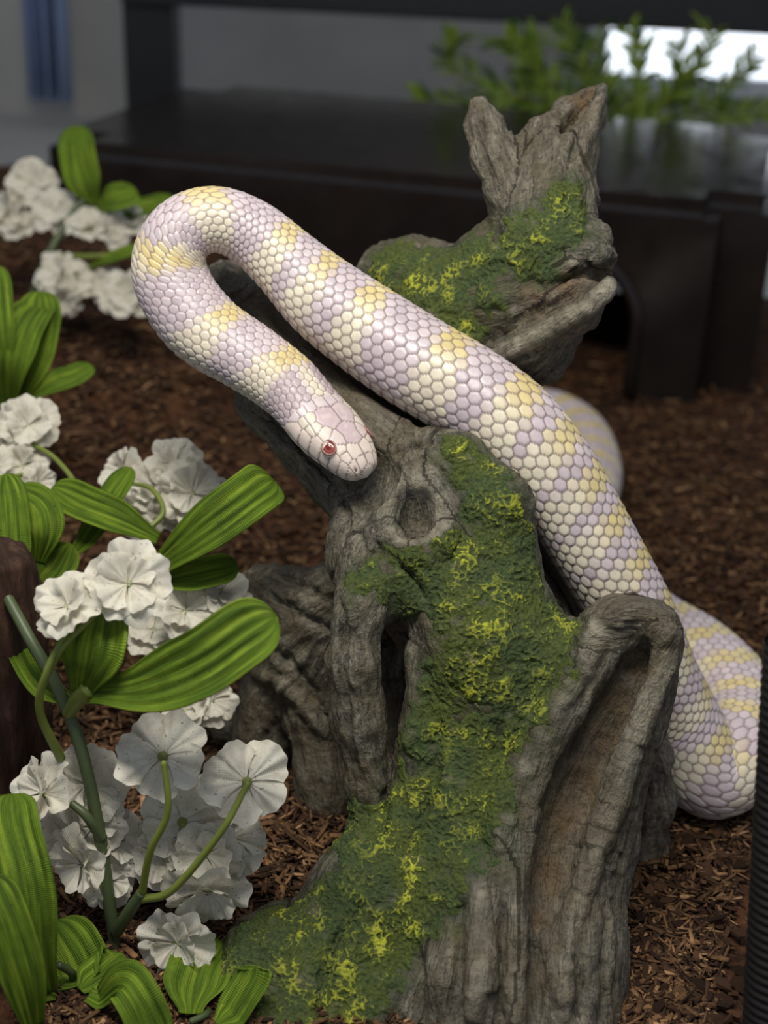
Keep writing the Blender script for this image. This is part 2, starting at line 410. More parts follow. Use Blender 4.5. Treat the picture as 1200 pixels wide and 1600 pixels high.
def surface_nets(f, lo, vox):
    neg = f < 0
    c = np.zeros(np.array(f.shape) - 1, np.uint8)
    for dx in (0, 1):
        for dy in (0, 1):
            for dz in (0, 1):
                c += neg[dx:f.shape[0] - 1 + dx, dy:f.shape[1] - 1 + dy, dz:f.shape[2] - 1 + dz]
    cells = np.argwhere((c > 0) & (c < 8)); N = len(cells)
    ids = np.full(c.shape, -1, np.int32); ids[tuple(cells.T)] = np.arange(N)
    co = np.array([(x, y, z) for x in (0, 1) for y in (0, 1) for z in (0, 1)])
    vals = np.stack([f[tuple((cells + o).T)] for o in co], 1)
    acc = np.zeros((N, 3)); cnt = np.zeros(N)
    for a in range(8):
        for b in range(a + 1, 8):
            if np.abs(co[a] - co[b]).sum() != 1: continue
            va, vb = vals[:, a], vals[:, b]; m = (va < 0) != (vb < 0)
            t = np.where(m, va / np.where(m, va - vb, 1), 0)
            acc += np.where(m[:, None], co[a] + t[:, None] * (co[b] - co[a]), 0); cnt += m
    V = lo + vox * (cells + acc / cnt[:, None])
    quads = []
    for axis in range(3):
        s0 = [slice(None)] * 3; s1 = [slice(None)] * 3
        s0[axis] = slice(0, -1); s1[axis] = slice(1, None)
        A, B = neg[tuple(s0)], neg[tuple(s1)]
        e = np.argwhere(A != B)
        u, v = (axis + 1) % 3, (axis + 2) % 3
        ok = (e[:, u] > 0) & (e[:, v] > 0) & (e[:, u] < f.shape[u] - 1) & (e[:, v] < f.shape[v] - 1)
        e = e[ok]; ina = A[tuple(e.T)]
        q = []
        for (du, dv) in ((-1, -1), (0, -1), (0, 0), (-1, 0)):
            k = e.copy(); k[:, u] += du; k[:, v] += dv; q.append(ids[tuple(k.T)])
        q = np.stack(q, 1); q[~ina] = q[~ina][:, ::-1]; quads.append(q)
    Q = np.vstack(quads); return V, Q[np.all(Q >= 0, 1)]
WV, WQ = surface_nets(WF, WLO, VOX)
# keep the one connected body
def biggest(V, Q):
    lab = np.arange(len(V))
    for _ in range(400):
        m = lab[Q].min(1); new = lab.copy()
        for k in range(4): np.minimum.at(new, Q[:, k], m)
        new = np.minimum(new, new[new])
        if np.array_equal(new, lab): break
        lab = new
    vals, cnt = np.unique(lab, return_counts=True); keep = lab == vals[cnt.argmax()]
    mp = np.cumsum(keep) - 1; Q = Q[keep[Q[:, 0]]]
    return V[keep], mp[Q]
WV, WQ = biggest(WV, WQ)

# grain coordinates: radial offset from the nearest branch axis, squeezed along it
def grain_coords(V):
    best = np.full(len(V), 1e9); G = np.zeros((len(V), 3))
    for ci, q in enumerate(CHAINS):
        s0 = 0.0; dm = q[-1][0] - q[0][0]; dm = dm / np.linalg.norm(dm)
        C = catmull(np.array([[*a, r] for a, r in q]), 4 * (len(q) - 1) + 1)
        for A_, B_ in zip(C[:-1], C[1:]):
            a, b, ra, rb = A_[:3], B_[:3], A_[3], B_[3]
            d = b - a; L = np.linalg.norm(d)
            mg = max(ra, rb) + .012; sel = np.where(np.all((V > np.minimum(a, b) - mg) & (V < np.maximum(a, b) + mg), 1))[0]
            Vs = V[sel]
            t = np.clip((Vs - a) @ d / (L * L), 0, 1); c = a + t[:, None] * d; o = Vs - c
            dist = np.linalg.norm(o, axis=1) - (ra + (rb - ra) * t)
            m = dist < best[sel]; ii = sel[m]; best[ii] = dist[m]
            al = (Vs - a) @ d / L; perp = Vs - a - al[:, None] * d / L
            G[ii] = (perp + (s0 + al)[:, None] * dm * .13 + ci * .37)[m]
            s0 += L
    return G
GR = grain_coords(WV)
me = mesh_np('driftwood', WV, WQ)
NRM = vnormals(me)
rid = lambda x: 1 - np.abs(x) * 2.2
wob = np.stack([noise(WV * 60 + 5), noise(WV * 60 + 25), noise(WV * 60 + 45)], 1) * .004
g1 = rid(noise((GR + wob) * 120)); g2 = rid(noise((GR + wob) * 260 + 9)); g3 = noise((GR + wob * .5) * 520 + 4)
g0 = rid(noise((GR + wob) * 62 + 2))
disp = .0017 * (g0 - .5) + .0017 * (g1 - .5) + .0012 * (g2 - .5) + .0004 * g3 + .0005 * noise(WV * 210) + .0004 * noise(WV * 420)
_s2, _D2 = snake_resample(.006)
dsn = np.full(len(WV), 1.0)
for q_ in _D2: dsn = np.minimum(dsn, np.linalg.norm(WV - q_[:3], axis=1) - q_[3])
dkn = np.linalg.norm(WV - _kn, axis=1); disp = disp * (.45 + .55 * S(.012, .017, dkn))
disp = np.where(disp > 0, disp * S(.0008, .005, dsn), disp)

# moss: lies on these surface spots
MOSS = [(706, 700, 22), (740, 735, 30), (770, 790, 40), (775, 850, 44), (740, 800, 22), (735, 900, 44), (790, 920, 40), (690, 890, 30), (640, 880, 34), (570, 905, 26), (840, 985, 42), (790, 1000, 50),
        (740, 980, 40), (700, 960, 30), (880, 1000, 26), (740, 1060, 52), (800, 1070, 44), (700, 1090, 30), (690, 1160, 46), (750, 1150, 50), (660, 1240, 46), (720, 1240, 54), (770, 1200, 40), (630, 1320, 60),
        (700, 1320, 56), (750, 1290, 30), (560, 1330, 34), (560, 1400, 60), (640, 1400, 60), (700, 1390, 30), (500, 1470, 66), (580, 1480, 60), (440, 1450, 50), (400, 1520, 60), (480, 1560, 60), (560, 1550, 46), (630, 1460, 36), (640, 950, 18), (665, 905, 26),
        (610, 410, 36), (650, 410, 40), (700, 410, 42), (760, 410, 44), (820, 380, 42), (870, 350, 38), (880, 310, 26), (700, 460, 48), (640, 460, 40), (760, 460, 30), (720, 510, 34), (610, 460, 30), (840, 400, 30), (690, 540, 24), (880, 380, 20), (900, 345, 18), (850, 1010, 36), (860, 1050, 34), (830, 1100, 34), (800, 1150, 34), (780, 1240, 26), (545, 1300, 34), (520, 1400, 40), (470, 1430, 40), (400, 1460, 40), (370, 1520, 40), (600, 1380, 50), (600, 1300, 34), (545, 1470, 50), (640, 930, 30), (600, 920, 22), (730, 860, 30), (700, 850, 24), (795, 790, 30), (805, 840, 32), (812, 890, 34), (820, 935, 34), (860, 970, 34), (888, 990, 26), (770, 745, 24)]
mask = np.full(len(WV), -1.0)
for (px, py, r) in MOSS:
    c = march(px, py)
    if c is None: continue
    rr = msize(r, c) * 1.5
    mask = np.maximum(mask, 1 - np.linalg.norm(WV - c, axis=1) / rr * .72)
mask = mask + .36 * noise(WV * 75 + 2) + .44 * noise(WV * 260 + 8)
facing = NRM @ np.array([0.0, -.45, .89])
mask = np.where(facing < -.25, -1, mask)
mask = np.where(np.linalg.norm(WV - _kn, axis=1) < .0135, -1, mask)
mm = S(.08, .72, mask)
msoft = S(-.05, .45, mask)
bare = 1 - mm
me.vertices.foreach_set('co', (WV + NRM * (disp * (.35 + .65 * bare))[:, None]).astype(np.float32).ravel())
me.update()
attr_v(me, 'grain', GR * 100)
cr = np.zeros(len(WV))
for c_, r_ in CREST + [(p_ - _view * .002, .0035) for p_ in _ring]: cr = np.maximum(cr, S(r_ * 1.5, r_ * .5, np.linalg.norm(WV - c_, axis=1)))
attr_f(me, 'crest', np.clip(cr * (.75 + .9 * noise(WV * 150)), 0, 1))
attr_f(me, 'moss', msoft)
# brown staining down in the hollows of the broken ends
stain = np.zeros(len(WV))
for (px, py, r) in [(985, 1050, 34), (960, 1090, 38), (935, 1150, 42), (910, 1215, 46), (885, 1285, 46), (862, 1360, 40), (845, 1440, 30), (890, 440, 36), (840, 460, 30), (930, 420, 22), (908, 166, 24), (892, 188, 20), (925, 148, 16)]:
    c = march(px, py)
    if c is not None: stain = np.maximum(stain, 1 - np.linalg.norm(WV - c, axis=1) / msize(r * 1.6, c))
attr_f(me, 'stain', np.clip(stain + .35 * noise(WV * 120), 0, 1))

t = NT('driftwood_resin')
gv = t.attr('grain', 'Vector')
n1 = t.noise(3.0, gv, 6, .65, .6); n2 = t.noise(11, gv, 5, .6); n3 = t.noise(95, t.pos(), 5, .65); n4 = t.noise(620, t.pos(), 3, .6)
base = t.ramp(n1, [(.28, lin(46, 44, 39)), (.44, lin(92, 88, 77)), (.58, lin(130, 125, 110)), (.76, lin(172, 165, 145))])
base = t.mix(t.ramp(n3, [(.4, 0), (.68, 1)]), base, lin(98, 90, 70))
base = t.mix(t.ramp(n2, [(.33, .75), (.50, 0)]), base, lin(48, 46, 41))
base = t.mix(t.math('MULTIPLY', t.attr('stain'), .8), base, t.ramp(n3, [(.35, lin(78, 60, 40)), (.65, lin(120, 94, 60))]))
base = t.mix(t.ramp(n4, [(.36, .55), (.48, 0)]), base, lin(38, 36, 32))
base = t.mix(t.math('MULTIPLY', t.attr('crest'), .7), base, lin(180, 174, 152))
base = t.mix(t.math('MULTIPLY', t.attr('moss'), .75), base, t.ramp(n3, [(.35, lin(38, 44, 28)), (.65, lin(74, 84, 46))]))
h = t.math('ADD', t.math('MULTIPLY', n2, .8), t.math('ADD', t.math('MULTIPLY', n4, .5), n1))
base = t.mix(t.ramp(t.noise(22, t.pos(), 3), [(.42, 0), (.66, .45)]), base, lin(84, 72, 52))
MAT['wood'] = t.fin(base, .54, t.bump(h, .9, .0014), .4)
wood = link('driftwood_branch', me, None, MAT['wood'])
tag(wood, 'gnarled grey driftwood branch ornament with green moss, knot and hollow broken stub', 'driftwood')

# moss: its own crumbly skin over the wood
vm = mm > .02
fk = vm[WQ].all(1); q = WQ[fk]
used = np.unique(q); mp = np.full(len(WV), -1); mp[used] = np.arange(len(used))
mv = WV[used] + NRM[used] * disp[used][:, None] * .35; mq = mp[q]; mw = mm[used]; mn = NRM[used]
def subdivide(V, Q, extra):
    E = np.stack([Q, np.roll(Q, -1, 1)], -1).reshape(-1, 2); Es = np.sort(E, 1)
    u, inv = np.unique(Es[:, 0].astype(np.int64) * len(V) + Es[:, 1], return_inverse=True)
    ea, eb = u // len(V), u % len(V); nV, nE = len(V), len(u)
    out = [np.concatenate([x, (x[ea] + x[eb]) / 2, x[Q].mean(1)]) for x in (V, *extra)]
    e = nV + inv.reshape(-1, 4); c = nV + nE + np.arange(len(Q))
    F4 = np.concatenate([np.stack([Q[:, k], e[:, k], c, e[:, (k + 3) % 4]], 1) for k in range(4)])
    return out[0], F4, out[1:]
mv, mq, (mw, mn) = subdivide(mv, mq, (mw, mn))
mn /= np.linalg.norm(mn, axis=1)[:, None]
wv = np.stack([noise(mv * 300 + 5), noise(mv * 300 + 25), noise(mv * 300 + 45)], 1) * .0016
c1 = 1 - np.abs(noise((mv + wv) * 500)) * 2.4; c2 = 1 - np.abs(noise((mv + wv) * 980 + 5)) * 2.4; c3 = noise(mv * 130 + 3)
crumb = np.clip(.55 * c1 + .3 * c2 + .55 * c3, 0, 1.3)
hgt = mw * (.0002 + .0016 * crumb) - (1 - mw) * .0009
mo = mesh_np('moss', mv + mn * hgt[:, None], mq)
attr_f(mo, 'tip', crumb * mw)
t = NT('moss_flock')
n1 = t.noise(55, t.pos(), 4, .6); n2 = t.noise(900, t.pos(), 3, .6); tip = t.attr('tip')
g = t.ramp(n2, [(.30, lin(58, 66, 36)), (.70, lin(88, 98, 46))])
g2 = t.ramp(n2, [(.30, lin(52, 62, 42)), (.70, lin(76, 90, 52))])
colr = t.mix(t.ramp(n1, [(.42, 0), (.58, 1)]), g, g2)
colr = t.mix(t.math('MULTIPLY', t.ramp(tip, [(.62, 0), (.90, 1)]), t.ramp(n1, [(.40, 1), (.62, .25)])), colr, lin(184, 188, 62))      # yellow flock on the tips
colr = t.mix(t.ramp(t.noise(140, t.pos(), 3), [(.60, 0), (.74, .6)]), colr, lin(104, 100, 84))
MAT['moss'] = t.fin(colr, .85, t.bump(n2, .8, .0008), .15)
mosso = link('moss', mo, wood, MAT['moss'])
tag(mosso, 'crumbly green and yellow moss', kind='stuff')
# ================================================================== SNAKE
STEP = .00050; KA = 216
s_arc, D = snake_resample(STEP)
n = len(s_arc)
P = D[:, :3]; R = np.maximum(D[:, 3], .0008)
T = np.gradient(P, axis=0); T /= np.linalg.norm(T, axis=1)[:, None]
w = 25
# dorsal direction: as upright as the path allows, smoothed
UP = np.array([0, 0, 1.0]) - T * T[:, 2:3]
UP /= np.linalg.norm(UP, axis=1)[:, None]
ker = np.hanning(2 * w + 1); ker /= ker.sum()
UP = np.stack([np.convolve(np.pad(UP[:, k], w, 'edge'), ker, 'valid') for k in range(3)], 1)
UP -= T * np.sum(UP * T, 1)[:, None]; UP /= np.linalg.norm(UP, axis=1)[:, None]
SD = np.cross(T, UP)
# pixel path -> arc length, for the bands
pxp = project(P)
def arc_at(px, py, lo=0, hi=1e9):
    d = np.hypot(pxp[:, 0] - px, pxp[:, 1] - py) + ((s_arc < lo) | (s_arc > hi)) * 1e6
    return s_arc[d.argmin()]
HEADL = .026
prof_s = np.array([0, .0006, .0016, .0032, .0055, .009, .014, .0185, .023, .0275, .033, .038, .044])
prof_w = 1.06 * np.array([.0016, .0040, .0058, .0072, .0083, .0096, .0110, .0120, .0124, .0122, .0118, .0119, .0124])
prof_h = np.array([.0011, .0028, .0040, .0049, .0058, .0067, .0075, .0081, .0086, .0090, .0096, .0102, .0113])
wid = np.where(s_arc < .044, np.interp(s_arc, prof_s, prof_w), R); wid = np.where((s_arc >= .0375) & (s_arc < .075), np.interp(s_arc, [.036, .075], [.0125, np.interp(.075, s_arc, R)]), wid)
hei = np.where(s_arc < .044, np.interp(s_arc, prof_s, prof_h), R * .95); hei = np.where((s_arc >= .044) & (s_arc < .085), np.interp(s_arc, [.044, .085], [.0113, .95 * np.interp(.085, s_arc, R)]), hei)
phi = (np.arange(KA) / KA * 2 - 1) * np.pi              # 0 = back, +-pi = belly
cphi, sphi = np.cos(phi), np.sin(phi)
belly = np.where(cphi < 0, .90, 1.0)
flat = S(.034, .014, s_arc)[:, None]                     # flatter crown on the head
top = np.sign(cphi) * np.abs(cphi) ** (1 - .25 * flat)
side = np.sign(sphi) * np.abs(sphi) ** (1 - .12 * flat)
base = P[:, None] + UP[:, None] * (hei[:, None] * top * belly)[..., None] + SD[:, None] * (wid[:, None] * side)[..., None]
nrm = UP[:, None] * (cphi[None] / hei[:, None])[..., None] + SD[:, None] * (sphi[None] / wid[:, None])[..., None]
nrm /= np.linalg.norm(nrm, axis=2)[..., None]
# --- body scales: a staggered lattice
ROWS = 21; DPHI = math.radians(256 / ROWS)
Ls = 1.22 * np.maximum(R, .003) * DPHI
u = np.concatenate([[0], np.cumsum(STEP / Ls[1:])])
A = np.broadcast_to(phi / DPHI, (n, KA)); B = np.broadcast_to(u[:, None], (n, KA))
f1 = np.full((n, KA), 9.); f2 = np.full((n, KA), 9.); ja = np.zeros((n, KA)); ib = np.zeros((n, KA))
aj = np.round(A)
for dj in (-1, 0, 1):
    j = aj + dj; off = np.where(np.mod(j, 2) == 0, 0, .5)
    i0 = np.round(B - off)
    for di in (-1, 0, 1):
        bb = i0 + di + off
        d = np.sqrt((A - j) ** 2 + ((B - bb) * 1.22) ** 2)
        c = d < f1
        f2 = np.where(c, f1, np.minimum(f2, d)); ja = np.where(c, j, ja); ib = np.where(c, bb, ib); f1 = np.where(c, d, f1)
edge = f2 - f1; back = np.clip((B - ib), -.7, .7)
# belly scutes
ven = np.abs(A) > ROWS / 2
vb = np.round(B); edge = np.where(ven, np.minimum((.5 - np.abs(B - vb)) * 2.0, np.abs(np.abs(A) - ROWS / 2) * 1.6), edge)
ja = np.where(ven, 12 * np.sign(A), ja); ib = np.where(ven, vb, ib); back = np.where(ven, B - vb, back)
hgt = .00030 * S(.02, .34, edge) + .00018 * (back / .5) * S(.05, .3, edge) - .00030
seam = 1 - S(.04, .22, edge)
# --- colours of the scales
lav = np.array(lin(216, 203, 204)); lav2 = np.array(lin(201, 188, 194)); cream = np.array(lin(235, 226, 202)); yel = np.array(lin(222, 203, 140)); seamc = np.array(lin(108, 92, 92)); bel = np.array(lin(232, 218, 206))
sa = np.interp(ib, u, s_arc)                             # arc length at the centre of each scale
def hsh(a, b): x = np.sin(a * 12.9898 + b * 78.233) * 43758.5453; return x - np.floor(x)
rnd = hsh(ja, ib * 2)
bands = [(432, 592, .010), (340, 530, .010), (265, 408, .0095), (330, 345, .010), (432, 400, .0085), (490, 455, .008), (565, 512, .0095), (690, 592, .0115), (785, 658, .0105), (838, 714, .010),
         (880, 775, .009), (915, 835, .0085), (948, 893, .0085), (985, 960, .010)]
bl = [(arc_at(a, b), c) for a, b, c in bands]
sl = bl[-1][0]
x = sl + .021
while x < SLEN: bl.append((x, .0095)); x += .0205
dors = np.clip(np.abs(ja) / (ROWS / 2), 0, 1)
band = np.zeros((n, KA))
for c, hw in bl:
    e = np.abs(sa + (rnd - .5) * .0012 - c - .004 * (dors - .4)) - hw * (.42 + .42 * dors ** 1.2)
    band = np.maximum(band, S(.0016, -.0016, e))
col = lav + (lav2 - lav) * rnd[..., None] * .8
yb = cream + (yel - cream) * (S(.50, .12, dors) * (.75 + .4 * rnd))[..., None].clip(0, 1)
col = col + (yb - col) * band[..., None]
lowc = S(.80, 1.0, dors)[..., None]
col = col + (bel - col) * lowc * .75
col = col * (.93 + .14 * hsh(ja + 3, ib))[..., None]
# --- head shields, a cell pattern seeded shield by shield (mm from snout, mm sideways over the crown)
tl = A * DPHI * np.sqrt((wid ** 2 + hei ** 2) / 2)[:, None] * 1000; sl_mm = np.broadcast_to(s_arc[:, None] * 1000, (n, KA))
hs = [('rostral', .4, 0)]
for sg in (-1, 1):
    for nm, a_, b_ in (('internasal', 2.8, 1.5), ('nasal', 2.6, 4.6), ('prefrontal', 6.3, 2.3), ('loreal', 6.0, 6.0), ('preocular', 8.4, 6.3), ('supraocular', 11.3, 4.9), ('postocular', 14.4, 7.3), ('parietal', 17.3, 2.5), ('parietal', 20.0, 3.4), ('parietal', 18.4, 4.2),
                       ('lab1', 1.6, 7.2), ('lab2', 4.4, 8.6), ('lab3', 7.4, 9.8), ('lab4', 10.4, 10.8), ('lab5', 13.8, 12.0), ('lab6', 17.6, 13.2), ('lab7', 21.5, 14), ('temporal1', 17.2, 8.4), ('temporal2', 17.6, 10.8), ('temporal3', 20.8, 8.0), ('temporal4', 21.0, 10.6), ('nuchal1', 23.6, 2.0), ('nuchal2', 23.8, 5.2), ('nuchal3', 24.0, 8.6), ('nuchal4', 24.0, 11.6)):
        hs.append((nm + str(sg), a_, b_ * sg))
hs += [('frontal', 10.4, 0), ('frontal', 12.6, 0)]
hm = s_arc < .0292
ids = sorted({h_[0] for h_ in hs}); nh = hm.sum()
dist = np.full((len(ids), nh, KA), 99.)
for nm, a_, b_ in hs:
    k = ids.index(nm); dist[k] = np.minimum(dist[k], np.hypot(sl_mm[:nh] - a_ * 1.17, tl[:nh] - b_ * 1.06))
o2 = np.partition(dist, 1, axis=0); hid = dist.argmin(0); he = (o2[1] - o2[0])
hseam = 1 - S(.10, .60, he)
hh = .00016 * S(0, .8, he) - .00018
white = np.array(lin(234, 220, 206)); pinkl = np.array(lin(208, 188, 190)); hc = np.empty((nh, KA, 3))
for k, nm in enumerate(ids):
    c = white
    if nm.startswith(('parietal', 'frontal')): c = pinkl
    if nm.startswith('supra'): c = np.array(lin(222, 206, 200))
    if nm.startswith('nuchal'): c = lav
    if nm.startswith('temporal'): c = np.array(lin(220, 210, 190))
    hc[hid == k] = c
pat = S(.5, .62, noise(base[:nh].reshape(-1, 3) * 420).reshape(nh, KA) + .42)[..., None]
hc = hc + (white - hc) * pat * .35
hmix = S(.0252, .0246, s_arc[:nh])[:, None]
hgt[:nh] = hh; seam[:nh] = hseam; col[:nh] = hc
# nape: lavender patch with a pale line down the middle
nape = S(.0280, .031, s_arc) * S(.046, .039, s_arc)
nl = (nape[:, None] * S(1.2, 2.0, np.abs(A)) * S(8.2, 6.5, np.abs(A)))[..., None]
col = col + (np.array(lin(186, 170, 172)) - col) * nl * .85
col = col + (cream - col) * (nape[:, None] * S(1.6, .6, np.abs(A)))[..., None]
# nostrils and mouth line
for sg in (-1, 1):
    dn = np.hypot(sl_mm - 2.4, tl - 4.9 * sg); col = np.where((dn < .55)[..., None], np.array(lin(96, 62, 58)), col); hgt = hgt - .0005 * S(.9, .3, dn)
ml = np.abs(np.abs(A) * DPHI - np.interp(s_arc, [0, .005, .014, .026], [2.0, 1.88, 1.84, 1.80])[:, None]); mlm = S(.05, .015, ml) * (s_arc < .027)[:, None] * (s_arc > .001)[:, None]
hgt = hgt - .0006 * mlm; seam = np.maximum(seam, mlm)
col = col + (seamc * np.array([1, .95, .95]) - col) * (seam * .8)[..., None]
V = base + nrm * hgt[..., None]
V = V.reshape(-1, 3); Cc = col.reshape(-1, 3)
i = np.arange(n - 1)[:, None] * KA; j = np.arange(KA)[None]
Q = np.stack([i + j, i + (j + 1) % KA, i + KA + (j + 1) % KA, i + KA + j], -1).reshape(-1, 4)
V = np.vstack([V, P[0] - T[0] * .0006, P[-1]]); Cc = np.vstack([Cc, white, cream])
j = np.arange(0, KA, 2)
Q = np.vstack([Q, np.stack([(j + 2) % KA, (j + 1) % KA, j, j * 0 + n * KA], -1), np.stack([(n - 1) * KA + j, (n - 1) * KA + (j + 1) % KA, (n - 1) * KA + (j + 2) % KA, j * 0 + n * KA + 1], -1)])
sm = mesh_np('snake_body', V, Q)
attr_c(sm, 'scale_color', Cc)
t = NT('snake_skin')
c = t.attr('scale_color', 'Color')
c = t.mix(t.ramp(t.noise(260, t.pos(), 4), [(.35, .16), (.6, 0)]), c, lin(150, 120, 130))
MAT['snake'] = t.fin(c, t.ramp(t.noise(150, t.pos(), 3), [(.3, .30), (.7, .46)]), t.bump(t.noise(1500, t.pos(), 2), .15, .0003), .5, Subsurface_Weight=.12, Subsurface_Scale=.004)
t.b.inputs['Subsurface Radius'].default_value = (1.0, .45, .35)
snake = link('snake', sm, None, MAT['snake'])
tag(snake, 'pale lavender snake with yellow and cream bands draped over the driftwood', 'snake')
# eyes: domes set into the sides of the head
t = NT('snake_eye'); MAT['eye'] = t.fin(lin(150, 76, 68), .16, None, .5)
t = NT('snake_pupil'); MAT['pupil'] = t.fin(lin(112, 42, 40), .16, None, .5)
t = NT('eye_rim'); MAT['eyerim'] = t.fin(lin(150, 112, 104), .4)
def ball(name, c, ax, side_, up_, r, flatk, mat, parent, seg=24, rings=12):
    V, Q = [], []
    for a in range(rings + 1):
        th = a / rings * math.pi
        for b in range(seg):
            ph = b / seg * 2 * math.pi
            V.append(c + ax * (math.cos(th) * r * flatk) + side_ * (math.sin(th) * math.cos(ph) * r) + up_ * (math.sin(th) * math.sin(ph) * r * .82))
    for a in range(rings):
        for b in range(seg): Q.append((a * seg + b, a * seg + (b + 1) % seg, (a + 1) * seg + (b + 1) % seg, (a + 1) * seg + b))
    return link(name, mesh_np(name, np.array(V), np.array(Q)), parent, mat)
iE = int(.0128 / STEP)
for sg in (-1, 1):
    jE = int(round((sg * 1.02 / math.pi + 1) / 2 * KA)); c = base[iE, jE]; nn = nrm[iE, jE]
    tt = T[iE] - nn * T[iE].dot(nn); tt /= np.linalg.norm(tt); uu = np.cross(nn, tt)
    e = ball('eye', c - nn * .0003, nn, tt, uu, .0025, .26, MAT['eye'], snake)
    tag(e, 'red-brown eye of the snake')
    ball('pupil', c + nn * .00018, nn, tt, uu, .0012, .20, MAT['pupil'], e, 16, 8)
    a = np.linspace(0, 2 * np.pi, 29)[:, None]
    ringp = c + nn * .0001 + tt * np.cos(a) * .0027 + uu * np.sin(a) * .0022
    v_, q_ = tube(ringp, .00033, 8, False)
    link('eyelid_ring', mesh_np('eyelid_ring', v_, q_), snake, MAT['eyerim'])
# ================================================================== THE SETTING
def grid_mesh(name, X, Y, Z):
    a, b = X.shape; V = np.stack([X.ravel(), Y.ravel(), Z.ravel()], 1)
    i = np.arange(a - 1)[:, None] * b; j = np.arange(b - 1)[None]
    return mesh_np(name, V, np.stack([i + j, i + j + 1, i + b + 1 + j, i + b + j], -1).reshape(-1, 4))
def box_bm(bm, c, s, rz=0, bev=0, seg=2):
    m = Matrix.Translation(c) @ Matrix.Rotation(rz, 4, 'Z') @ Matrix.Diagonal((*s, 1))
    r = bmesh.ops.create_cube(bm, size=1, matrix=m)
    if bev: bmesh.ops.bevel(bm, geom=[e for e in bm.edges if e.verts[0] in r['verts']], offset=bev, segments=seg, affect='EDGES', profile=.5)
def bm_obj(name, bm, mat, parent=None, smooth=False):
    me_ = bpy.data.meshes.new(name); bm.to_mesh(me_); bm.free()
    if smooth: me_.polygons.foreach_set('use_smooth', np.ones(len(me_.polygons), bool))
    return link(name, me_, parent, mat)

t = NT('soil')
p_ = t.pos()
n1 = t.noise(38, p_, 5, .6); n2 = t.noise(240, p_, 4, .65)
c = t.ramp(n2, [(.3, lin(30, 20, 14)), (.5, lin(66, 44, 30)), (.7, lin(106, 74, 50))])
c = t.mix(t.ramp(n1, [(.45, 0), (.7, .7)]), c, lin(112, 72, 44))
MAT['soil'] = t.fin(c, .92, t.bump(n2, 1, .004), .2)
gx = np.linspace(-.42, .42, 281); gy = np.linspace(.12, 1.14, 341)
X, Y = np.meshgrid(gx, gy); Z = mound(X, Y); pp = np.stack([X.ravel(), Y.ravel(), Z.ravel()], 1)
Z = Z - .0012 + (.0022 * noise(pp * 90) + .0012 * noise(pp * 190)).reshape(X.shape) * 1.0 - .0008
Z[0] = Z[-1] = -.012; Z[:, 0] = Z[:, -1] = -.012
fl = link('floor', grid_mesh('floor', X, Y, Z), None, MAT['soil']); tag(fl, kind='structure')

t = NT('pale_paint'); c = t.mix(t.ramp(t.noise(9, t.pos(), 4), [(.35, 0), (.7, 1)]), lin(178, 175, 168), lin(192, 188, 180))
MAT['paint'] = t.fin(c, .8, t.bump(t.noise(160, t.pos(), 3), .2, .002))
bm = bmesh.new(); box_bm(bm, (0, 1.0, -.032), (3.2, 2.2, .04)); tag(bm_obj('floor_outside', bm, MAT['paint']), kind='structure')
bm = bmesh.new(); box_bm(bm, (0, 1.92, .7), (3.4, .06, 1.6)); tag(bm_obj('wall_back', bm, MAT['paint']), kind='structure')

# window in the wall behind the greenery: frame, pane and daylight
MAT['white_frame'] = NT('white_frame').fin(lin(214, 216, 220), .45)
t = NT('daylight_pane'); t.b.inputs['Emission Color'].default_value = (.86, .92, 1, 1); t.b.inputs['Emission Strength'].default_value = 1.5
MAT['daylight'] = t.fin(lin(220, 230, 240), .3)
a0 = at(1000, 205, 1.885); a1 = at(1000, 20, 1.885)
wx0, wx1, wz0, wz1 = at(930, 100, 1.885).x, .86, .06, .62
bm = bmesh.new()
for (cx, cz, sx, sz) in ((wx0, (wz0 + wz1) / 2, .022, wz1 - wz0), (wx1, (wz0 + wz1) / 2, .022, wz1 - wz0), ((wx0 + wx1) / 2, wz0, wx1 - wx0 + .02, .022), ((wx0 + wx1) / 2, wz1, wx1 - wx0 + .02, .022)):
    box_bm(bm, (cx, 1.876, cz), (sx, .026, sz))
wf = bm_obj('window_1', bm, MAT['white_frame']); tag(wf, kind='structure')
bm = bmesh.new(); box_bm(bm, ((wx0 + wx1) / 2, 1.884, (wz0 + wz1) / 2), (wx1 - wx0 - .02, .006, wz1 - wz0 - .02)); bm_obj('pane', bm, MAT['daylight'], wf)

# blue curtain at the far left
t = NT('blue_cloth'); MAT['bluecloth'] = t.fin(t.mix(t.noise(60, t.pos(), 3), lin(138, 158, 196), lin(164, 180, 210)), .9, None, .1)
c0 = at(36, 60, 1.80).x; c1 = at(100, 60, 1.80).x
xs = np.linspace(0, 1, 60); zs = np.linspace(0.02, 1.2, 12)
Xc, Zc = np.meshgrid(xs, zs); Yc = 1.815 + .02 * np.sin(Xc * 2 * np.pi * 3.2) + .006 * np.sin(Xc * 30 + Zc * 4)
cm = grid_mesh('curtain', c0 + Xc * (c1 - c0), Yc, Zc); cu = link('curtain', cm, None, MAT['bluecloth'])
cu.modifiers.new('thickness', 'SOLIDIFY').thickness = .003
tag(cu, 'narrow pleated blue curtain hanging against the pale back wall', 'curtain')

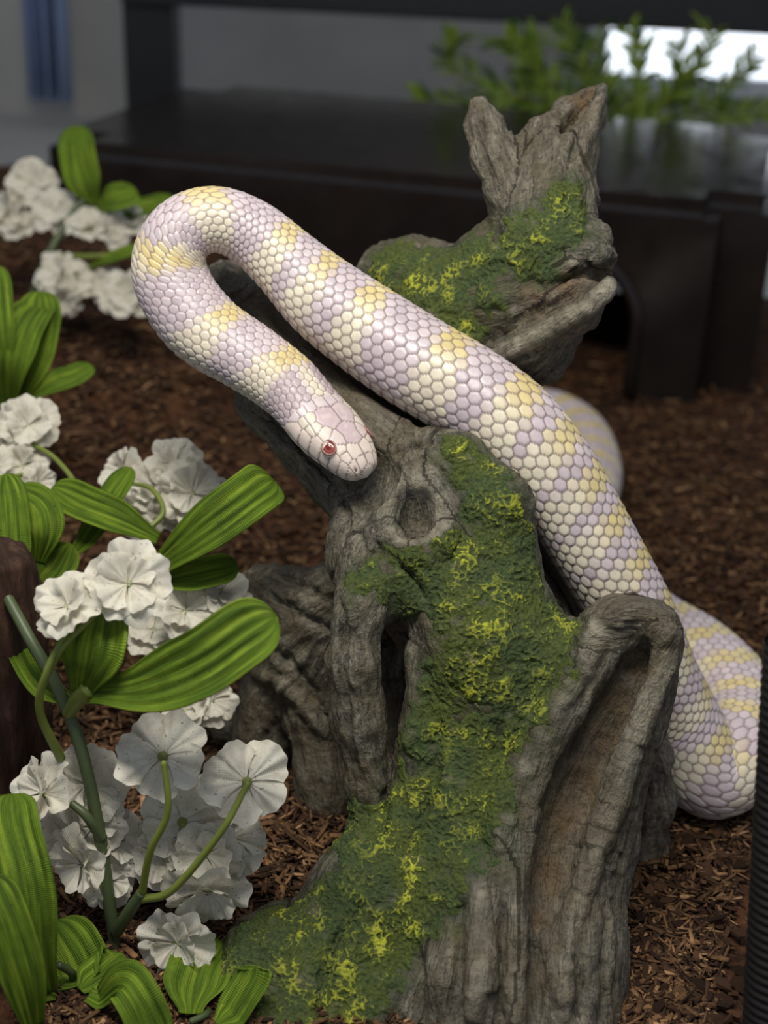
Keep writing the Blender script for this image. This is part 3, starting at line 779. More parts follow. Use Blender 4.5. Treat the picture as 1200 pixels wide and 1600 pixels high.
# black rack: post and beam behind the hide
t = NT('black_metal'); MAT['blackmetal'] = t.fin(t.mix(t.noise(120, t.pos(), 3), lin(24, 24, 27), lin(36, 36, 40)), .42)
rk = bpy.data.objects.new('metal_rack', None); COL.objects.link(rk); pl = at(240, 100, 1.46); rk.location = (pl.x, pl.y, -.012)
tag(rk, 'black metal rack of post and beam standing behind the glossy hide', 'rack')
wpost = msize(80, pl)
pr_ = at(1420, 100, 1.40)
bl_ = at(240, 18, 1.44); br_ = at(1420, 60, 1.38)
bzl = bl_.z + .0; bzr = br_.z
def post(c):
    bm = bmesh.new(); box_bm(bm, (c.x, c.y, .19), (wpost, wpost * .8, .404), 0, .003); return bm_obj('post', bm, MAT['blackmetal'], rk)
post(pl); post(Vector((pr_.x, pr_.y, 0)))
bm = bmesh.new()
bx0, bx1 = pl.x - wpost * .5, pr_.x + wpost * .5; zb0 = at(240, 8, 1.42).z; zb1 = at(1420, 68, 1.355).z
vs_ = [bm.verts.new(v) for v in ((bx0, 1.425, zb0), (bx1, 1.355, zb1), (bx1, 1.405, zb1), (bx0, 1.475, zb0), (bx0, 1.425, .33), (bx1, 1.355, .33), (bx1, 1.405, .33), (bx0, 1.475, .33))]
for f_ in ((0, 3, 2, 1), (4, 5, 6, 7), (0, 1, 5, 4), (1, 2, 6, 5), (2, 3, 7, 6), (3, 0, 4, 7)): bm.faces.new([vs_[k] for k in f_])
bmesh.ops.bevel(bm, geom=bm.edges[:], offset=.003, segments=2, affect='EDGES')
bm_obj('beam', bm, MAT['blackmetal'], rk)

# glossy black hide with an arched doorway
t = NT('smoked_plastic')
sc_ = t.noise(26, t.pos(), 4, .6)
MAT['hide'] = t.fin(t.mix(sc_, lin(22, 20, 20), lin(44, 37, 33)), t.ramp(t.noise(55, t.pos(), 4), [(.3, .10), (.75, .26)]), t.bump(t.noise(420, t.pos(), 2), .05, .0006), .5)
HY = math.radians(-15)
hc0 = on(1166, 642, 0.0)                     # right front foot
ux = Vector((math.cos(HY), math.sin(HY), 0)); uy = Vector((-math.sin(HY), math.cos(HY), 0))
HW, HD, HH = .515, .30, .132
hctr = hc0 - ux * HW / 2 + uy * HD / 2
HM = Matrix.Translation(hctr) @ Matrix.Rotation(HY, 4, 'Z')
def rounded_box(w, d, h, rv, rt):
    bm = bmesh.new(); bmesh.ops.create_cube(bm, size=1, matrix=Matrix.Translation((0, 0, h / 2)) @ Matrix.Diagonal((w, d, h, 1)))
    ev = [e for e in bm.edges if abs(e.verts[0].co.z - e.verts[1].co.z) > h * .5]
    bmesh.ops.bevel(bm, geom=ev, offset=rv, segments=8, affect='EDGES')
    et = [e for e in bm.edges if e.verts[0].co.z > h * .99 and e.verts[1].co.z > h * .99 and len(e.link_faces) == 2 and any(abs(f.normal.z) < .5 for f in e.link_faces)]
    bmesh.ops.bevel(bm, geom=et, offset=rt, segments=5, affect='EDGES')
    return bm
bm = rounded_box(HW, HD, HH, .034, .011); hide = bm_obj('plastic_hide', bm, MAT['hide'], None, True)
bm = rounded_box(HW - .012, HD - .012, HH - .008, .029, .008); bmesh.ops.translate(bm, verts=bm.verts, vec=(0, 0, -.004)); cav = bm_obj('cav', bm, None)
ax1 = HW / 2 - .077; ax0 = ax1 - .12                      # doorway span along the front
bm = bmesh.new(); pts = [(ax0, -.02), (ax1, -.02)]
for q in range(17):
    a = q / 16 * math.pi; pts.append(((ax0 + ax1) / 2 + (ax1 - ax0) / 2 * math.cos(a), .048 + .050 * math.sin(a)))
vv = [bm.verts.new((x_, -HD / 2 - .02, z_)) for x_, z_ in pts]; f_ = bm.faces.new(vv)
ex = bmesh.ops.extrude_face_region(bm, geom=[f_]); bmesh.ops.translate(bm, verts=[v for v in ex['geom'] if isinstance(v, bmesh.types.BMVert)], vec=(0, .05, 0))
bmesh.ops.recalc_face_normals(bm, faces=bm.faces); arch = bm_obj('arch', bm, None)
for ob in (cav, arch):
    md = hide.modifiers.new('b', 'BOOLEAN'); md.operation = 'DIFFERENCE'; md.object = ob; md.solver = 'EXACT'
dg = bpy.context.evaluated_depsgraph_get()
hm_ = bpy.data.meshes.new_from_object(hide.evaluated_get(dg)); hide.modifiers.clear(); hide.data = hm_
hm_.set_sharp_from_angle(angle=math.radians(35))
for ob in (cav, arch): bpy.data.objects.remove(ob, do_unlink=True)
hide.matrix_world = HM
tag(hide, 'wide glossy black plastic hide box with rounded corners and an arched doorway', 'reptile hide')
rimp = [((ax0 + ax1) / 2 + (ax1 - ax0) / 2 * math.cos(a), -HD / 2 - .0015, .048 + .050 * math.sin(a)) for a in np.linspace(0, math.pi, 25)]
rimp = [(ax1, -HD / 2 - .0015, .001), (ax1, -HD / 2 - .0015, .025)] + rimp + [(ax0, -HD / 2 - .0015, .025), (ax0, -HD / 2 - .0015, .001)]
v_, q_ = tube(np.array(rimp), .0042, 10)
rim = bpy.data.objects.new('doorway_rim', mesh_np('doorway_rim', v_, q_)); COL.objects.link(rim); rim.data.materials.append(MAT['hide']); rim.parent = hide
# ------------------------------------------------------------------ substrate: shreds and bark chips
def shreds(N, seed):
    r = np.random.default_rng(seed)
    y = 1 / r.uniform(1 / .98, 1 / .27, N); x = r.uniform(-.33, .33, N) * y * 1.0 + 0
    L = r.gamma(2.2, .0019, N) + .0018; Wd = r.uniform(.0006, .0018, N) * (1 + L * 40); H = r.uniform(.0003, .0009, N)
    yaw = r.uniform(0, np.pi * 2, N); pit = r.normal(0, .22, N)
    z = mound(x, y) + r.uniform(-.0008, .0016, N)
    d = np.stack([np.cos(yaw) * np.cos(pit), np.sin(yaw) * np.cos(pit), np.sin(pit)], 1)
    s = np.stack([-np.sin(yaw), np.cos(yaw), r.normal(0, .25, N)], 1); s /= np.linalg.norm(s, axis=1)[:, None]
    u_ = np.cross(d, s); c = np.stack([x, y, z], 1); V = np.empty((N, 8, 3)); k = 0
    for a in (-1, 1):
        tw = r.uniform(.25, 1, N)
        for (b, e) in ((-1, -1), (1, -1), (1, 1), (-1, 1)):
            V[:, k] = c + d * (a * L)[:, None] / 2 * r.uniform(.8, 1.1, N)[:, None] + s * (b * Wd * tw)[:, None] / 2 + u_ * (e * H)[:, None] / 2; k += 1
    q = np.array([(0, 1, 2, 3), (7, 6, 5, 4), (0, 4, 5, 1), (1, 5, 6, 2), (2, 6, 7, 3), (3, 7, 4, 0)])
    Q = (np.arange(N)[:, None, None] * 8 + q[None]).reshape(-1, 4)
    keep = np.ones(N, bool)
    return V.reshape(-1, 3), Q, np.repeat(r.uniform(0, 1, N), 8)
V, Q, rv = shreds(42000, 4)
sh = mesh_np('bark_shreds', V, Q, False); attr_f(sh, 'rnd', rv)
t = NT('bark_shred')
c = t.ramp(t.attr('rnd'), [(0, lin(42, 27, 17)), (.35, lin(76, 54, 36)), (.7, lin(114, 84, 56)), (.93, lin(150, 114, 78)), (1, lin(186, 146, 106))])
c = t.mix(t.ramp(t.noise(500, t.pos(), 3), [(.3, .5), (.6, 0)]), c, lin(30, 20, 14))
MAT['shred'] = t.fin(c, .85, t.bump(t.noise(1400, t.pos(), 2), .5, .0005), .25)
so = link('bark_shreds', sh, fl, MAT['shred']); tag(so, 'fine reddish brown bark shreds', kind='stuff')

t = NT('bark_chip'); oi = t.n('ObjectInfo').outputs['Random']
c = t.ramp(oi, [(0, lin(56, 38, 26)), (.4, lin(88, 62, 42)), (.75, lin(116, 82, 56)), (1, lin(142, 104, 74))])
nn_ = t.noise(300, t.obj(), 4, .6); c = t.mix(t.ramp(nn_, [(.3, .6), (.6, 0)]), c, lin(36, 24, 17))
MAT['chip'] = t.fin(c, .8, t.bump(nn_, .8, .0012), .25)
def chip_mesh(seed):
    r = random.Random(seed); k = r.choice((5, 6, 7)); bm = bmesh.new(); el = r.uniform(.35, .8)
    ring = []
    for q in range(k):
        a = q / k * 2 * math.pi + r.uniform(-.25, .25); rr = r.uniform(.75, 1.1)
        ring.append((math.cos(a) * rr * .5, math.sin(a) * rr * el * .5))
    lo_ = [bm.verts.new((x_ * .9, y_ * .9, -.07 + r.uniform(-.03, .03))) for x_, y_ in ring]; hi_ = [bm.verts.new((x_, y_, .05 + r.uniform(-.06, .08))) for x_, y_ in ring]
    bm.faces.new(lo_[::-1]); ctop = bm.verts.new((0, 0, .12))
    for q in range(k):
        bm.faces.new((lo_[q], lo_[(q + 1) % k], hi_[(q + 1) % k], hi_[q])); bm.faces.new((hi_[q], hi_[(q + 1) % k], ctop))
    m_ = bpy.data.meshes.new('bark_chip'); bm.to_mesh(m_); bm.free(); m_.materials.append(MAT['chip']); return m_
chips = [chip_mesh(q) for q in range(9)]
r = random.Random(21)
def chip(px, py, size, label, group, z=None):
    p = on(px, py, 0)
    for _ in range(6): p = on(px, py, float(mound(p.x, p.y)))
    o = bpy.data.objects.new('bark_chip', r.choice(chips)); COL.objects.link(o)
    o.location = (p.x, p.y, float(mound(p.x, p.y)) + size * .05 + .0004); o.scale = (size, size, size)
    o.rotation_euler = (r.gauss(0, .28), r.gauss(0, .28), r.uniform(0, 6.28)); tag(o, label, 'bark chip', group); return o
for q in range(105):
    px, py = r.uniform(985, 1165), 1275 + 325 * r.random() ** .9
    if px < 1050 and py < 1345: continue
    chip(px, py, r.uniform(.0035, .0095), 'brown bark chip lying loose on the ground beside the hollow driftwood stub', 'bark chips beside the driftwood')
for q in range(75):
    px, py = r.uniform(925, 1195), r.uniform(665, 935)
    if px < 985 + (py - 740) * .25 and py > 640 and px < 1000: continue
    chip(px, py, r.uniform(.006, .013), 'brown bark chip on the open ground between hide doorway and snake coil', 'bark chips before the hide')
for q in range(80):
    px, py = r.uniform(60, 520), r.uniform(420, 900)
    if px > 210 and py < 620 - (500 - px) * .2: continue
    chip(px, py, r.uniform(.006, .014), 'brown bark chip on the ground mound behind the white flowers', 'bark chips on the mound')
o = chip(1090, 668, .026, 'large pale brown bark chip lying in front of the hide right wall', None); o.scale = (.020, .02, .034)
# ================================================================== ARTIFICIAL FLOWERS
def weave(t, uv, scale=.55):
    hs_ = []
    for ax in ('X', 'Y'):
        w_ = t.n('TexWave', wave_type='BANDS', bands_direction=ax); w_.inputs['Scale'].default_value = scale; w_.inputs['Distortion'].default_value = .6
        t.l(uv, w_.inputs['Vector']); hs_.append(w_.outputs['Fac'])
    return t.math('ADD', *hs_)
t = NT('white_petal_cloth'); uv = t.uv(); wv_ = weave(t, uv, .62)
dirt = t.noise(170, t.pos(), 5, .65)
c = t.mix(t.ramp(dirt, [(.46, 0), (.72, .55)]), lin(236, 232, 216), lin(184, 172, 144))
c = t.mix(t.ramp(t.noise(900, t.pos(), 2), [(.66, 0), (.74, .8)]), c, lin(92, 74, 54))
MAT['petal'] = t.fin(c, .85, t.bump(wv_, .35, .0004), .15)
tr = t.n('BsdfTranslucent'); t.l(c, tr.inputs['Color']); mx = t.n('MixShader'); mx.inputs[0].default_value = .22
t.l(t.b.outputs[0], mx.inputs[1]); t.l(tr.outputs[0], mx.inputs[2]); t.l(mx.outputs[0], t.out.inputs['Surface'])
def leaf_mat(name, a, b, cc):
    t = NT(name); uv = t.uv(); wv_ = weave(t, uv, .5)
    sep = t.n('SeparateXYZ'); t.l(uv, sep.inputs[0])
    st = t.noise(.42, None, 3, .6); mp_ = t.n('Mapping'); t.l(uv, mp_.inputs[0]); mp_.inputs['Scale'].default_value = (1.0, .05, 1)
    ns = t.n('TexNoise'); ns.inputs['Scale'].default_value = .55; ns.inputs['Detail'].default_value = 3; t.l(mp_.outputs[0], ns.inputs['Vector'])
    c = t.ramp(ns.outputs['Fac'], [(.30, a), (.50, b), (.70, cc)])
    c = t.mix(t.ramp(t.noise(120, t.pos(), 4), [(.45, 0), (.75, .5)]), c, a)
    c = t.mix(t.ramp(t.noise(700, t.pos(), 2), [(.68, 0), (.76, .7)]), c, lin(46, 38, 24))
    m = t.fin(c, .6, t.bump(wv_, .5, .0004), .25)
    tr = t.n('BsdfTranslucent'); t.l(c, tr.inputs['Color']); mx = t.n('MixShader'); mx.inputs[0].default_value = .25
    t.l(t.b.outputs[0], mx.inputs[1]); t.l(tr.outputs[0], mx.inputs[2]); t.l(mx.outputs[0], t.out.inputs['Surface'])
    return m
MAT['leaf'] = leaf_mat('green_leaf_cloth', lin(60, 86, 22), lin(108, 138, 36), lin(154, 178, 56))
t = NT('stem_plastic'); MAT['stem'] = t.fin(t.mix(t.noise(120, t.pos(), 3), lin(62, 76, 50), lin(86, 98, 60)), .45)
t = NT('stalk_plastic'); MAT['stalk'] = t.fin(t.mix(t.noise(140, t.pos(), 3), lin(96, 112, 42), lin(130, 140, 62)), .42)

def set_uv(me_, U):
    uvl = me_.uv_layers.new(name='uv'); li = np.empty(len(me_.loops), np.int32); me_.loops.foreach_get('vertex_index', li)
    uvl.data.foreach_set('uv', np.ascontiguousarray(U[li], np.float32).ravel())
def petal_mesh(seed, half, cup, curl):
    r = np.random.default_rng(seed); nu, nv = 25, 15
    v, a = np.meshgrid(np.linspace(.03, 1, nv), np.linspace(-1, 1, nu), indexing='ij')
    ph = r.uniform(0, 6.28, 4)
    out = 1 - .26 * np.abs(a) ** 3 - .07 * np.exp(-(a / .16) ** 2) * r.uniform(0, 1) + .035 * np.sin(a * 6 + ph[0]) + .018 * np.sin(a * 17 + ph[1])
    rad = v * (1 + (out - 1) * v ** 2)
    ang = a * half * (.55 + .45 * v ** .6)
    z = cup * v ** 1.7 + .12 * v ** 1.4 * np.sin(a * 4.0 + ph[2]) + .026 * v * np.sin(a * 15 + ph[3]) * (1 - .3 * v) - curl * np.clip(v - .68, 0, 1) ** 2 * 3
    z = z + .03 * v * np.sin(a * 10 + ph[1])
    V = np.stack([rad * np.cos(ang), rad * np.sin(ang), z], -1).reshape(-1, 3)
    i = np.arange(nv - 1)[:, None] * nu; j = np.arange(nu - 1)[None]
    m_ = mesh_np('petal', V, np.stack([i + j, i + j + 1, i + nu + 1 + j, i + nu + j], -1).reshape(-1, 4))
    set_uv(m_, V[:, :2] * 15); m_.materials.append(MAT['petal']); return m_
PET_O = [petal_mesh(q, .80, .10 + .06 * (q % 3), .25 + .1 * (q % 2)) for q in range(5)]
PET_I = [petal_mesh(q + 30, .86, .42 + .10 * (q % 3), .35) for q in range(5)]
def calyx_mesh():
    prof = [(.0, .03), (.10, .05), (.12, -.02), (.09, -.16), (.055, -.24), (.045, -.30), (0, -.31)]
    V, Q = [], []; k = 12
    for r_, z in prof:
        for q in range(k): V.append((max(r_, .002) * math.cos(q / k * 6.2832), max(r_, .002) * math.sin(q / k * 6.2832), z))
    for a in range(len(prof) - 1):
        for q in range(k): Q.append((a * k + q, a * k + k + q, a * k + k + (q + 1) % k, a * k + (q + 1) % k))
    m_ = mesh_np('blossom', np.array(V), np.array(Q)); m_.materials.append(MAT['stalk']); return m_
CALYX = calyx_mesh()
fr = random.Random(5)
def spray(px, py, Y, label, group=None, name='flower_spray', cat='artificial flowers'):
    p = at(px, py, Y); g_ = float(mound(p.x, p.y))
    e = bpy.data.objects.new(name, None); COL.objects.link(e); e.location = (p.x, p.y, g_); e.empty_display_size = .02
    return tag(e, label, cat, group)
def px3(pts): return np.array([at(a, b, Y) for a, b, Y in pts])
def stem(root, pts, r0, r1=None, name='stem', mat='stem'):
    C = catmull(np.asarray(pts, float), 14 * len(pts)); R_ = np.linspace(r0, r1 or r0, len(C))
    v_, q_ = tube(C, R_, 10); return link(name, mesh_np(name, v_, q_), root, MAT[mat])
TOCAM = Vector((0, -.82, .58))
def blossom(root, px, py, Y, rpx, face, inner=True, spin=None, stalk=None):
    p = at(px, py, Y); rad = msize(rpx, p); n_ = Vector(face).normalized()
    gz = float(mound(p.x, p.y)) + rad * .55
    if p.z < gz: p.z = gz
    b = bpy.data.objects.new('blossom', CALYX); COL.objects.link(b)
    M = Matrix.Translation(p) @ n_.to_track_quat('Z', 'Y').to_matrix().to_4x4() @ Matrix.Rotation(fr.uniform(0, 6.28) if spin is None else spin, 4, 'Z') @ Matrix.Scale(rad, 4)
    b.parent = root; b.matrix_parent_inverse = Matrix.Translation(root.location).inverted(); b.matrix_basis = M
    for q in range(5):
        o = bpy.data.objects.new('petal', PET_O[(q + fr.randrange(5)) % 5]); COL.objects.link(o); o.parent = b
        o.matrix_basis = Matrix.Rotation(q * 1.2566 + fr.uniform(-.12, .12), 4, 'Z') @ Matrix.Translation((0, 0, .012 * (q % 2))) @ Matrix.Rotation(fr.uniform(-.22, .16), 4, 'Y') @ Matrix.Scale(fr.uniform(.92, 1.06), 4)
    if inner:
        for q in range(4):
            o = bpy.data.objects.new('petal', PET_I[(q + fr.randrange(5)) % 5]); COL.objects.link(o); o.parent = b
            o.matrix_basis = Matrix.Rotation(q * 1.5708 + .5 + fr.uniform(-.2, .2), 4, 'Z') @ Matrix.Translation((0, 0, .04)) @ Matrix.Rotation(fr.uniform(-.25, .1), 4, 'Y') @ Matrix.Scale(fr.uniform(.62, .8), 4)
    if stalk is not None:
        base_ = p - n_ * rad * .28
        e = Vector(at(*stalk)); m1 = base_ - n_ * rad * .7; m2 = (m1 + e) / 2 - Vector((0, 0, .002))
        stem(root, [base_, m1, m2, e], .0009, .0012, 'flower_stalk', 'stalk')
    return b
def leaf(root, pts, wpx, face=TOCAM, cup=.12, tip=.75, pleats=5, twist=0, base_w=.35):
    C = catmull(px3(pts), 46)
    gz = mound(C[:, 0], C[:, 1]) + .0040; C[:, 2] = np.maximum(C[:, 2], gz)
    wd = msize(wpx, C[23]); t_ = np.linspace(0, 1, 46)
    prof = (base_w + (1 - base_w) * S(0, .45, t_)) * np.sqrt(np.clip(1 - np.clip((t_ - tip) / (1 - tip), 0, 1) ** 2.3, .0, 1)); prof[-1] = .03
    T_ = np.gradient(C, axis=0); T_ /= np.linalg.norm(T_, axis=1)[:, None]
    f = np.array(Vector(face).normalized()); sd = np.cross(T_, f); sd /= np.linalg.norm(sd, axis=1)[:, None] + 1e-9
    up = np.cross(sd, T_)
    if twist:
        an = (t_ * twist)[:, None]; sd, up = sd * np.cos(an) + up * np.sin(an), up * np.cos(an) - sd * np.sin(an)
    x = np.linspace(-1, 1, 33)
    hw = wd / 2 * prof
    hgt_ = (cup * (x ** 2)[None] * hw[:, None] + .05 * np.sin(x * pleats * math.pi)[None] * hw[:, None] * S(0, .15, t_)[:, None] * S(1.02, .8, t_)[:, None])
    wav = .05 * np.sin(t_ * 9 + wpx)[:, None] * hw[:, None] * x[None]
    V = C[:, None] + sd[:, None] * (hw[:, None] * x[None])[..., None] + up[:, None] * (hgt_ + wav)[..., None]
    L = np.r_[0, np.cumsum(np.linalg.norm(np.diff(C, axis=0), axis=1))]
    U = np.stack([np.broadcast_to(x[None] * wd * 500, (46, 33)), np.broadcast_to(L[:, None] * 1000, (46, 33))], -1).reshape(-1, 2)
    i = np.arange(45)[:, None] * 33; j = np.arange(32)[None]
    m_ = mesh_np('leaf', V.reshape(-1, 3), np.stack([i + j, i + j + 1, i + 34 + j, i + 33 + j], -1).reshape(-1, 4)); set_uv(m_, U)
    o = link('leaf', m_, root, MAT['leaf']); o.modifiers.new('cloth', 'SOLIDIFY').thickness = .0003
    return o
UPF, LF, RF, AW = (0, -.5, .85), (-.6, -.6, .5), (.6, -.6, .5), (0, .75, .35)

# --- spray at the front: sharp blossoms, long bent leaf, dark stem
A = spray(185, 1508, .352, 'white flower spray with dark green stem, nearest the mossy driftwood foot')
stem(A, px3([(185, 1512, .352), (172, 1420, .356), (155, 1300, .362), (128, 1175, .368), (92, 1080, .375), (45, 995, .384), (10, 930, .395)]), .0022, .0019)
stem(A, px3([(160, 1310, .361), (135, 1275, .360), (112, 1255, .362)]), .0018, .0013)
stem(A, px3([(182, 1455, .353), (205, 1420, .350), (222, 1395, .349)]), .0022, .0018)
stem(A, px3([(222, 1395, .349), (235, 1330, .347), (262, 1268, .347), (256, 1190, .350)]), .0013, .001, 'flower_stalk', 'stalk')
stem(A, px3([(222, 1405, .349), (270, 1390, .346), (345, 1300, .346), (388, 1222, .352)]), .0014, .001, 'flower_stalk', 'stalk')
stem(A, px3([(95, 1185, .368), (62, 1110, .362), (75, 1045, .360), (105, 985, .364)]), .0016, .0009, 'flower_stalk', 'stalk')
stem(A, px3([(70, 1060, .361), (100, 1010, .362), (150, 960, .368)]), .0011, .0009, 'flower_stalk', 'stalk')
stem(A, px3([(108, 1115, .372), (122, 1092, .368), (140, 1075, .366)]), .0022, .003, 'leaf_node', 'stalk')
blossom(A, 200, 912, .372, 70, (.08, -.8, .6), spin=.3)
blossom(A, 106, 948, .366, 62, (-.35, -.5, .75))
blossom(A, 255, 1182, .362, 74, (.1, .75, -.6), True)
blossom(A, 386, 1222, .362, 72, (-.15, .75, -.6), True)
blossom(A, 285, 1285, .366, 70, (-.1, .85, -.4), True)
blossom(A, 66, 1240, .362, 64, (-.6, -.5, .55))
blossom(A, 135, 1225, .372, 68, (.3, -.7, .5))
blossom(A, 128, 1350, .356, 64, (-.5, -.6, .1))
blossom(A, 185, 1315, .370, 56, (.5, -.6, .5))
blossom(A, 325, 1392, .356, 74, (.1, -.75, -.15), True)
blossom(A, 278, 1474, .347, 66, (-.1, -.85, .2))
blossom(A, 360, 1310, .372, 64, (.3, .7, -.4))
for (x_, y_, Yb, r_, f_) in ((250, 1335, .366, 60, (-.3, -.7, .4)), (320, 1335, .362, 58, (.2, -.8, .3)), (150, 1290, .366, 54, (.1, -.8, .5)), (320, 1262, .374, 56, (.1, .8, -.5)), (170, 1375, .362, 46, (.3, -.7, .3)), (345, 1355, .366, 50, (.4, -.7, .3)), (100, 1300, .366, 48, (-.4, -.6, .5))):
    blossom(A, x_, y_, Yb, r_, f_)
leaf(A, [(140, 1082, .366), (220, 1075, .356), (310, 1040, .350), (385, 990, .350), (432, 962, .352)], 108, (0, -.75, .65), .18, .70)
leaf(A, [(125, 1085, .367), (140, 1030, .362), (150, 985, .366), (160, 940, .380)], 110, (0, -.8, .5), .2, .5)
leaf(A, [(120, 1100, .37), (60, 1060, .385), (20, 985, .40)], 46, TOCAM, .2)
# --- leaves rising at the lower left corner
B = spray(120, 1575, .338, 'cluster of long green cloth leaves standing low beside the dark bark slab', name='leaf_cluster', cat='artificial leaves')
leaf(B, [(85, 1600, .330), (60, 1500, .325), (45, 1380, .330), (22, 1285, .342), (18, 1240, .352)], 78, (.25, -.85, .35), .25, .80, 3)
leaf(B, [(60, 1640, .315), (40, 1540, .312), (10, 1440, .315), (-20, 1370, .322)], 74, (.5, -.7, .5), .2, .8)
leaf(B, [(150, 1590, .335), (125, 1510, .340), (85, 1440, .350)], 96, (.1, -.6, .75), .2, .7)
leaf(B, [(140, 1580, .328), (185, 1535, .322), (215, 1560, .315), (250, 1640, .31)], 70, (0, -.5, .8), .2, .8)
leaf(B, [(130, 1610, .33), (150, 1560, .335), (190, 1490, .345)], 60, (0, -.5, .8), .2, .8)
stem(B, [Vector(B.location) + Vector((0, 0, -.001)), Vector(B.location) + Vector((.0, -.003, .006)), Vector(B.location) + Vector((-.003, -.006, .012))], .0016, .0012)
C_ = spray(330, 1590, .335, 'pair of dark green cloth leaves lying beneath the drooping white blossom', name='leaf_cluster', cat='artificial leaves')
leaf(C_, [(300, 1650, .322), (305, 1590, .332), (320, 1530, .345), (345, 1490, .355)], 104, (0, -.55, .8), .15, .7)
leaf(C_, [(340, 1650, .318), (360, 1590, .322), (395, 1530, .328), (400, 1510, .33)], 60, (-.3, -.6, .7), .2, .75)
stem(C_, [Vector(C_.location) + Vector((0, -.006, -.001)), Vector(C_.location) + Vector((0, -.012, .003)), Vector(C_.location) + Vector((-.004, -.016, .004))], .0015, .001)
# --- spray in the middle distance
D_ = spray(225, 905, .475, 'white flower spray with broad pleated leaves standing before the open brown ground')
stem(D_, px3([(205, 1000, .478), (215, 930, .470), (225, 880, .468), (228, 830, .475)]), .0024, .0016)
stem(D_, px3([(228, 830, .475), (255, 800, .482), (238, 765, .492), (205, 755, .50)]), .0012, .0009, 'flower_stalk', 'stalk')
for (x_, y_, Yb, r_, f_) in ((190, 738, .512, 44, LF), (240, 760, .505, 50, (-.2, -.6, .6)), (275, 728, .510, 48, (.1, -.6, .7)), (300, 772, .496, 56, (.2, -.8, .5)), (222, 800, .498, 46, (-.1, -.7, .4)), (270, 790, .50, 44, TOCAM)):
    blossom(D_, x_, y_, Yb, r_, f_)
for (x_, y_, Yb, r_, f_) in ((290, 955, .455, 56, (.2, -.5, .8)), (345, 925, .462, 54, (.5, -.4, .7)), (240, 985, .46, 50, UPF), (330, 985, .455, 50, RF), (330, 1095, .445, 44, RF), (290, 1110, .440, 40, UPF)):
    blossom(D_, x_, y_, Yb, r_, f_)
stem(D_, px3([(212, 950, .472), (260, 990, .466), (310, 1040, .458), (318, 1090, .45)]), .0014, .001, 'flower_stalk', 'stalk')
leaf(D_, [(225, 905, .462), (290, 850, .452), (360, 798, .450), (405, 765, .455), (428, 750, .460)], 84, (0, -.75, .7), .15, .78)
leaf(D_, [(225, 910, .462), (290, 902, .456), (340, 892, .456), (372, 884, .458)], 52, (0, -.7, .7), .2, .65)
leaf(D_, [(248, 842, .470), (190, 810, .468), (130, 785, .470), (82, 760, .475)], 58, (0, -.7, .7), .2, .72)
leaf(D_, [(110, 870, .468), (140, 835, .470), (175, 775, .478), (205, 730, .488)], 42, (-.2, -.8, .5), .2, .75)
# --- spray at the left edge, mid height
E_ = spray(15, 905, .46, 'white flower spray with upright leaves behind the dark bark slab')
stem(E_, px3([(10, 1000, .462), (12, 930, .458), (20, 850, .465), (60, 800, .475), (60, 760, .49)]), .0024, .0014)
stem(E_, px3([(60, 790, .478), (120, 770, .49), (90, 720, .51), (45, 690, .52)]), .0012, .0009, 'flower_stalk', 'stalk')
stem(E_, px3([(20, 850, .465), (0, 760, .49), (40, 740, .51)]), .0012, .0009, 'flower_stalk', 'stalk')
for (x_, y_, Yb, r_, f_) in ((45, 665, .525, 50, (.2, -.7, .6)), (5, 680, .53, 46, LF), (35, 728, .515, 46, TOCAM), (60, 755, .508, 34, RF), (-15, 735, .51, 42, LF)):
    blossom(E_, x_, y_, Yb, r_, f_)
leaf(E_, [(22, 945, .452), (18, 870, .448), (14, 800, .455), (8, 740, .47)], 66, (.1, -.85, .45), .2, .7)
leaf(E_, [(60, 880, .456), (70, 830, .455), (60, 790, .462), (20, 765, .475)], 62, (.3, -.7, .6), .2, .7)
leaf(E_, [(30, 950, .452), (80, 900, .456), (110, 850, .462)], 56, (.2, -.8, .5), .2, .7)
leaf(E_, [(30, 940, .452), (-10, 880, .45), (-40, 800, .45)], 60, (.1, -.8, .5), .2, .7)
# --- leaf clump at the left edge, higher up
G_ = spray(25, 640, .585, 'clump of green cloth leaves growing at the mound foot beside the snake loop', name='leaf_cluster', cat='artificial leaves')
leaf(G_, [(20, 635, .585), (45, 570, .582), (60, 500, .595), (62, 455, .61)], 72, (.1, -.8, .5), .2, .62)
leaf(G_, [(15, 640, .585), (20, 560, .575), (42, 500, .588), (70, 470, .61)], 70, (.0, -.85, .5), .2, .66)
leaf(G_, [(35, 628, .583), (80, 600, .578), (115, 588, .582), (145, 572, .590)], 40, (0, -.7, .7), .2, .65)
leaf(G_, [(10, 640, .585), (2, 540, .575), (-2, 470, .585), (-6, 415, .60)], 44, (.2, -.8, .5), .2, .75)
leaf(G_, [(10, 640, .585), (-30, 580, .58), (-60, 520, .59)], 60, (0, -.8, .5), .2, .7)
stem(G_, [Vector(G_.location) + Vector((0, 0, -.004)), Vector(G_.location) + Vector((0, -.001, .006)), Vector(G_.location) + Vector((0, -.002, .014))], .004, .003)
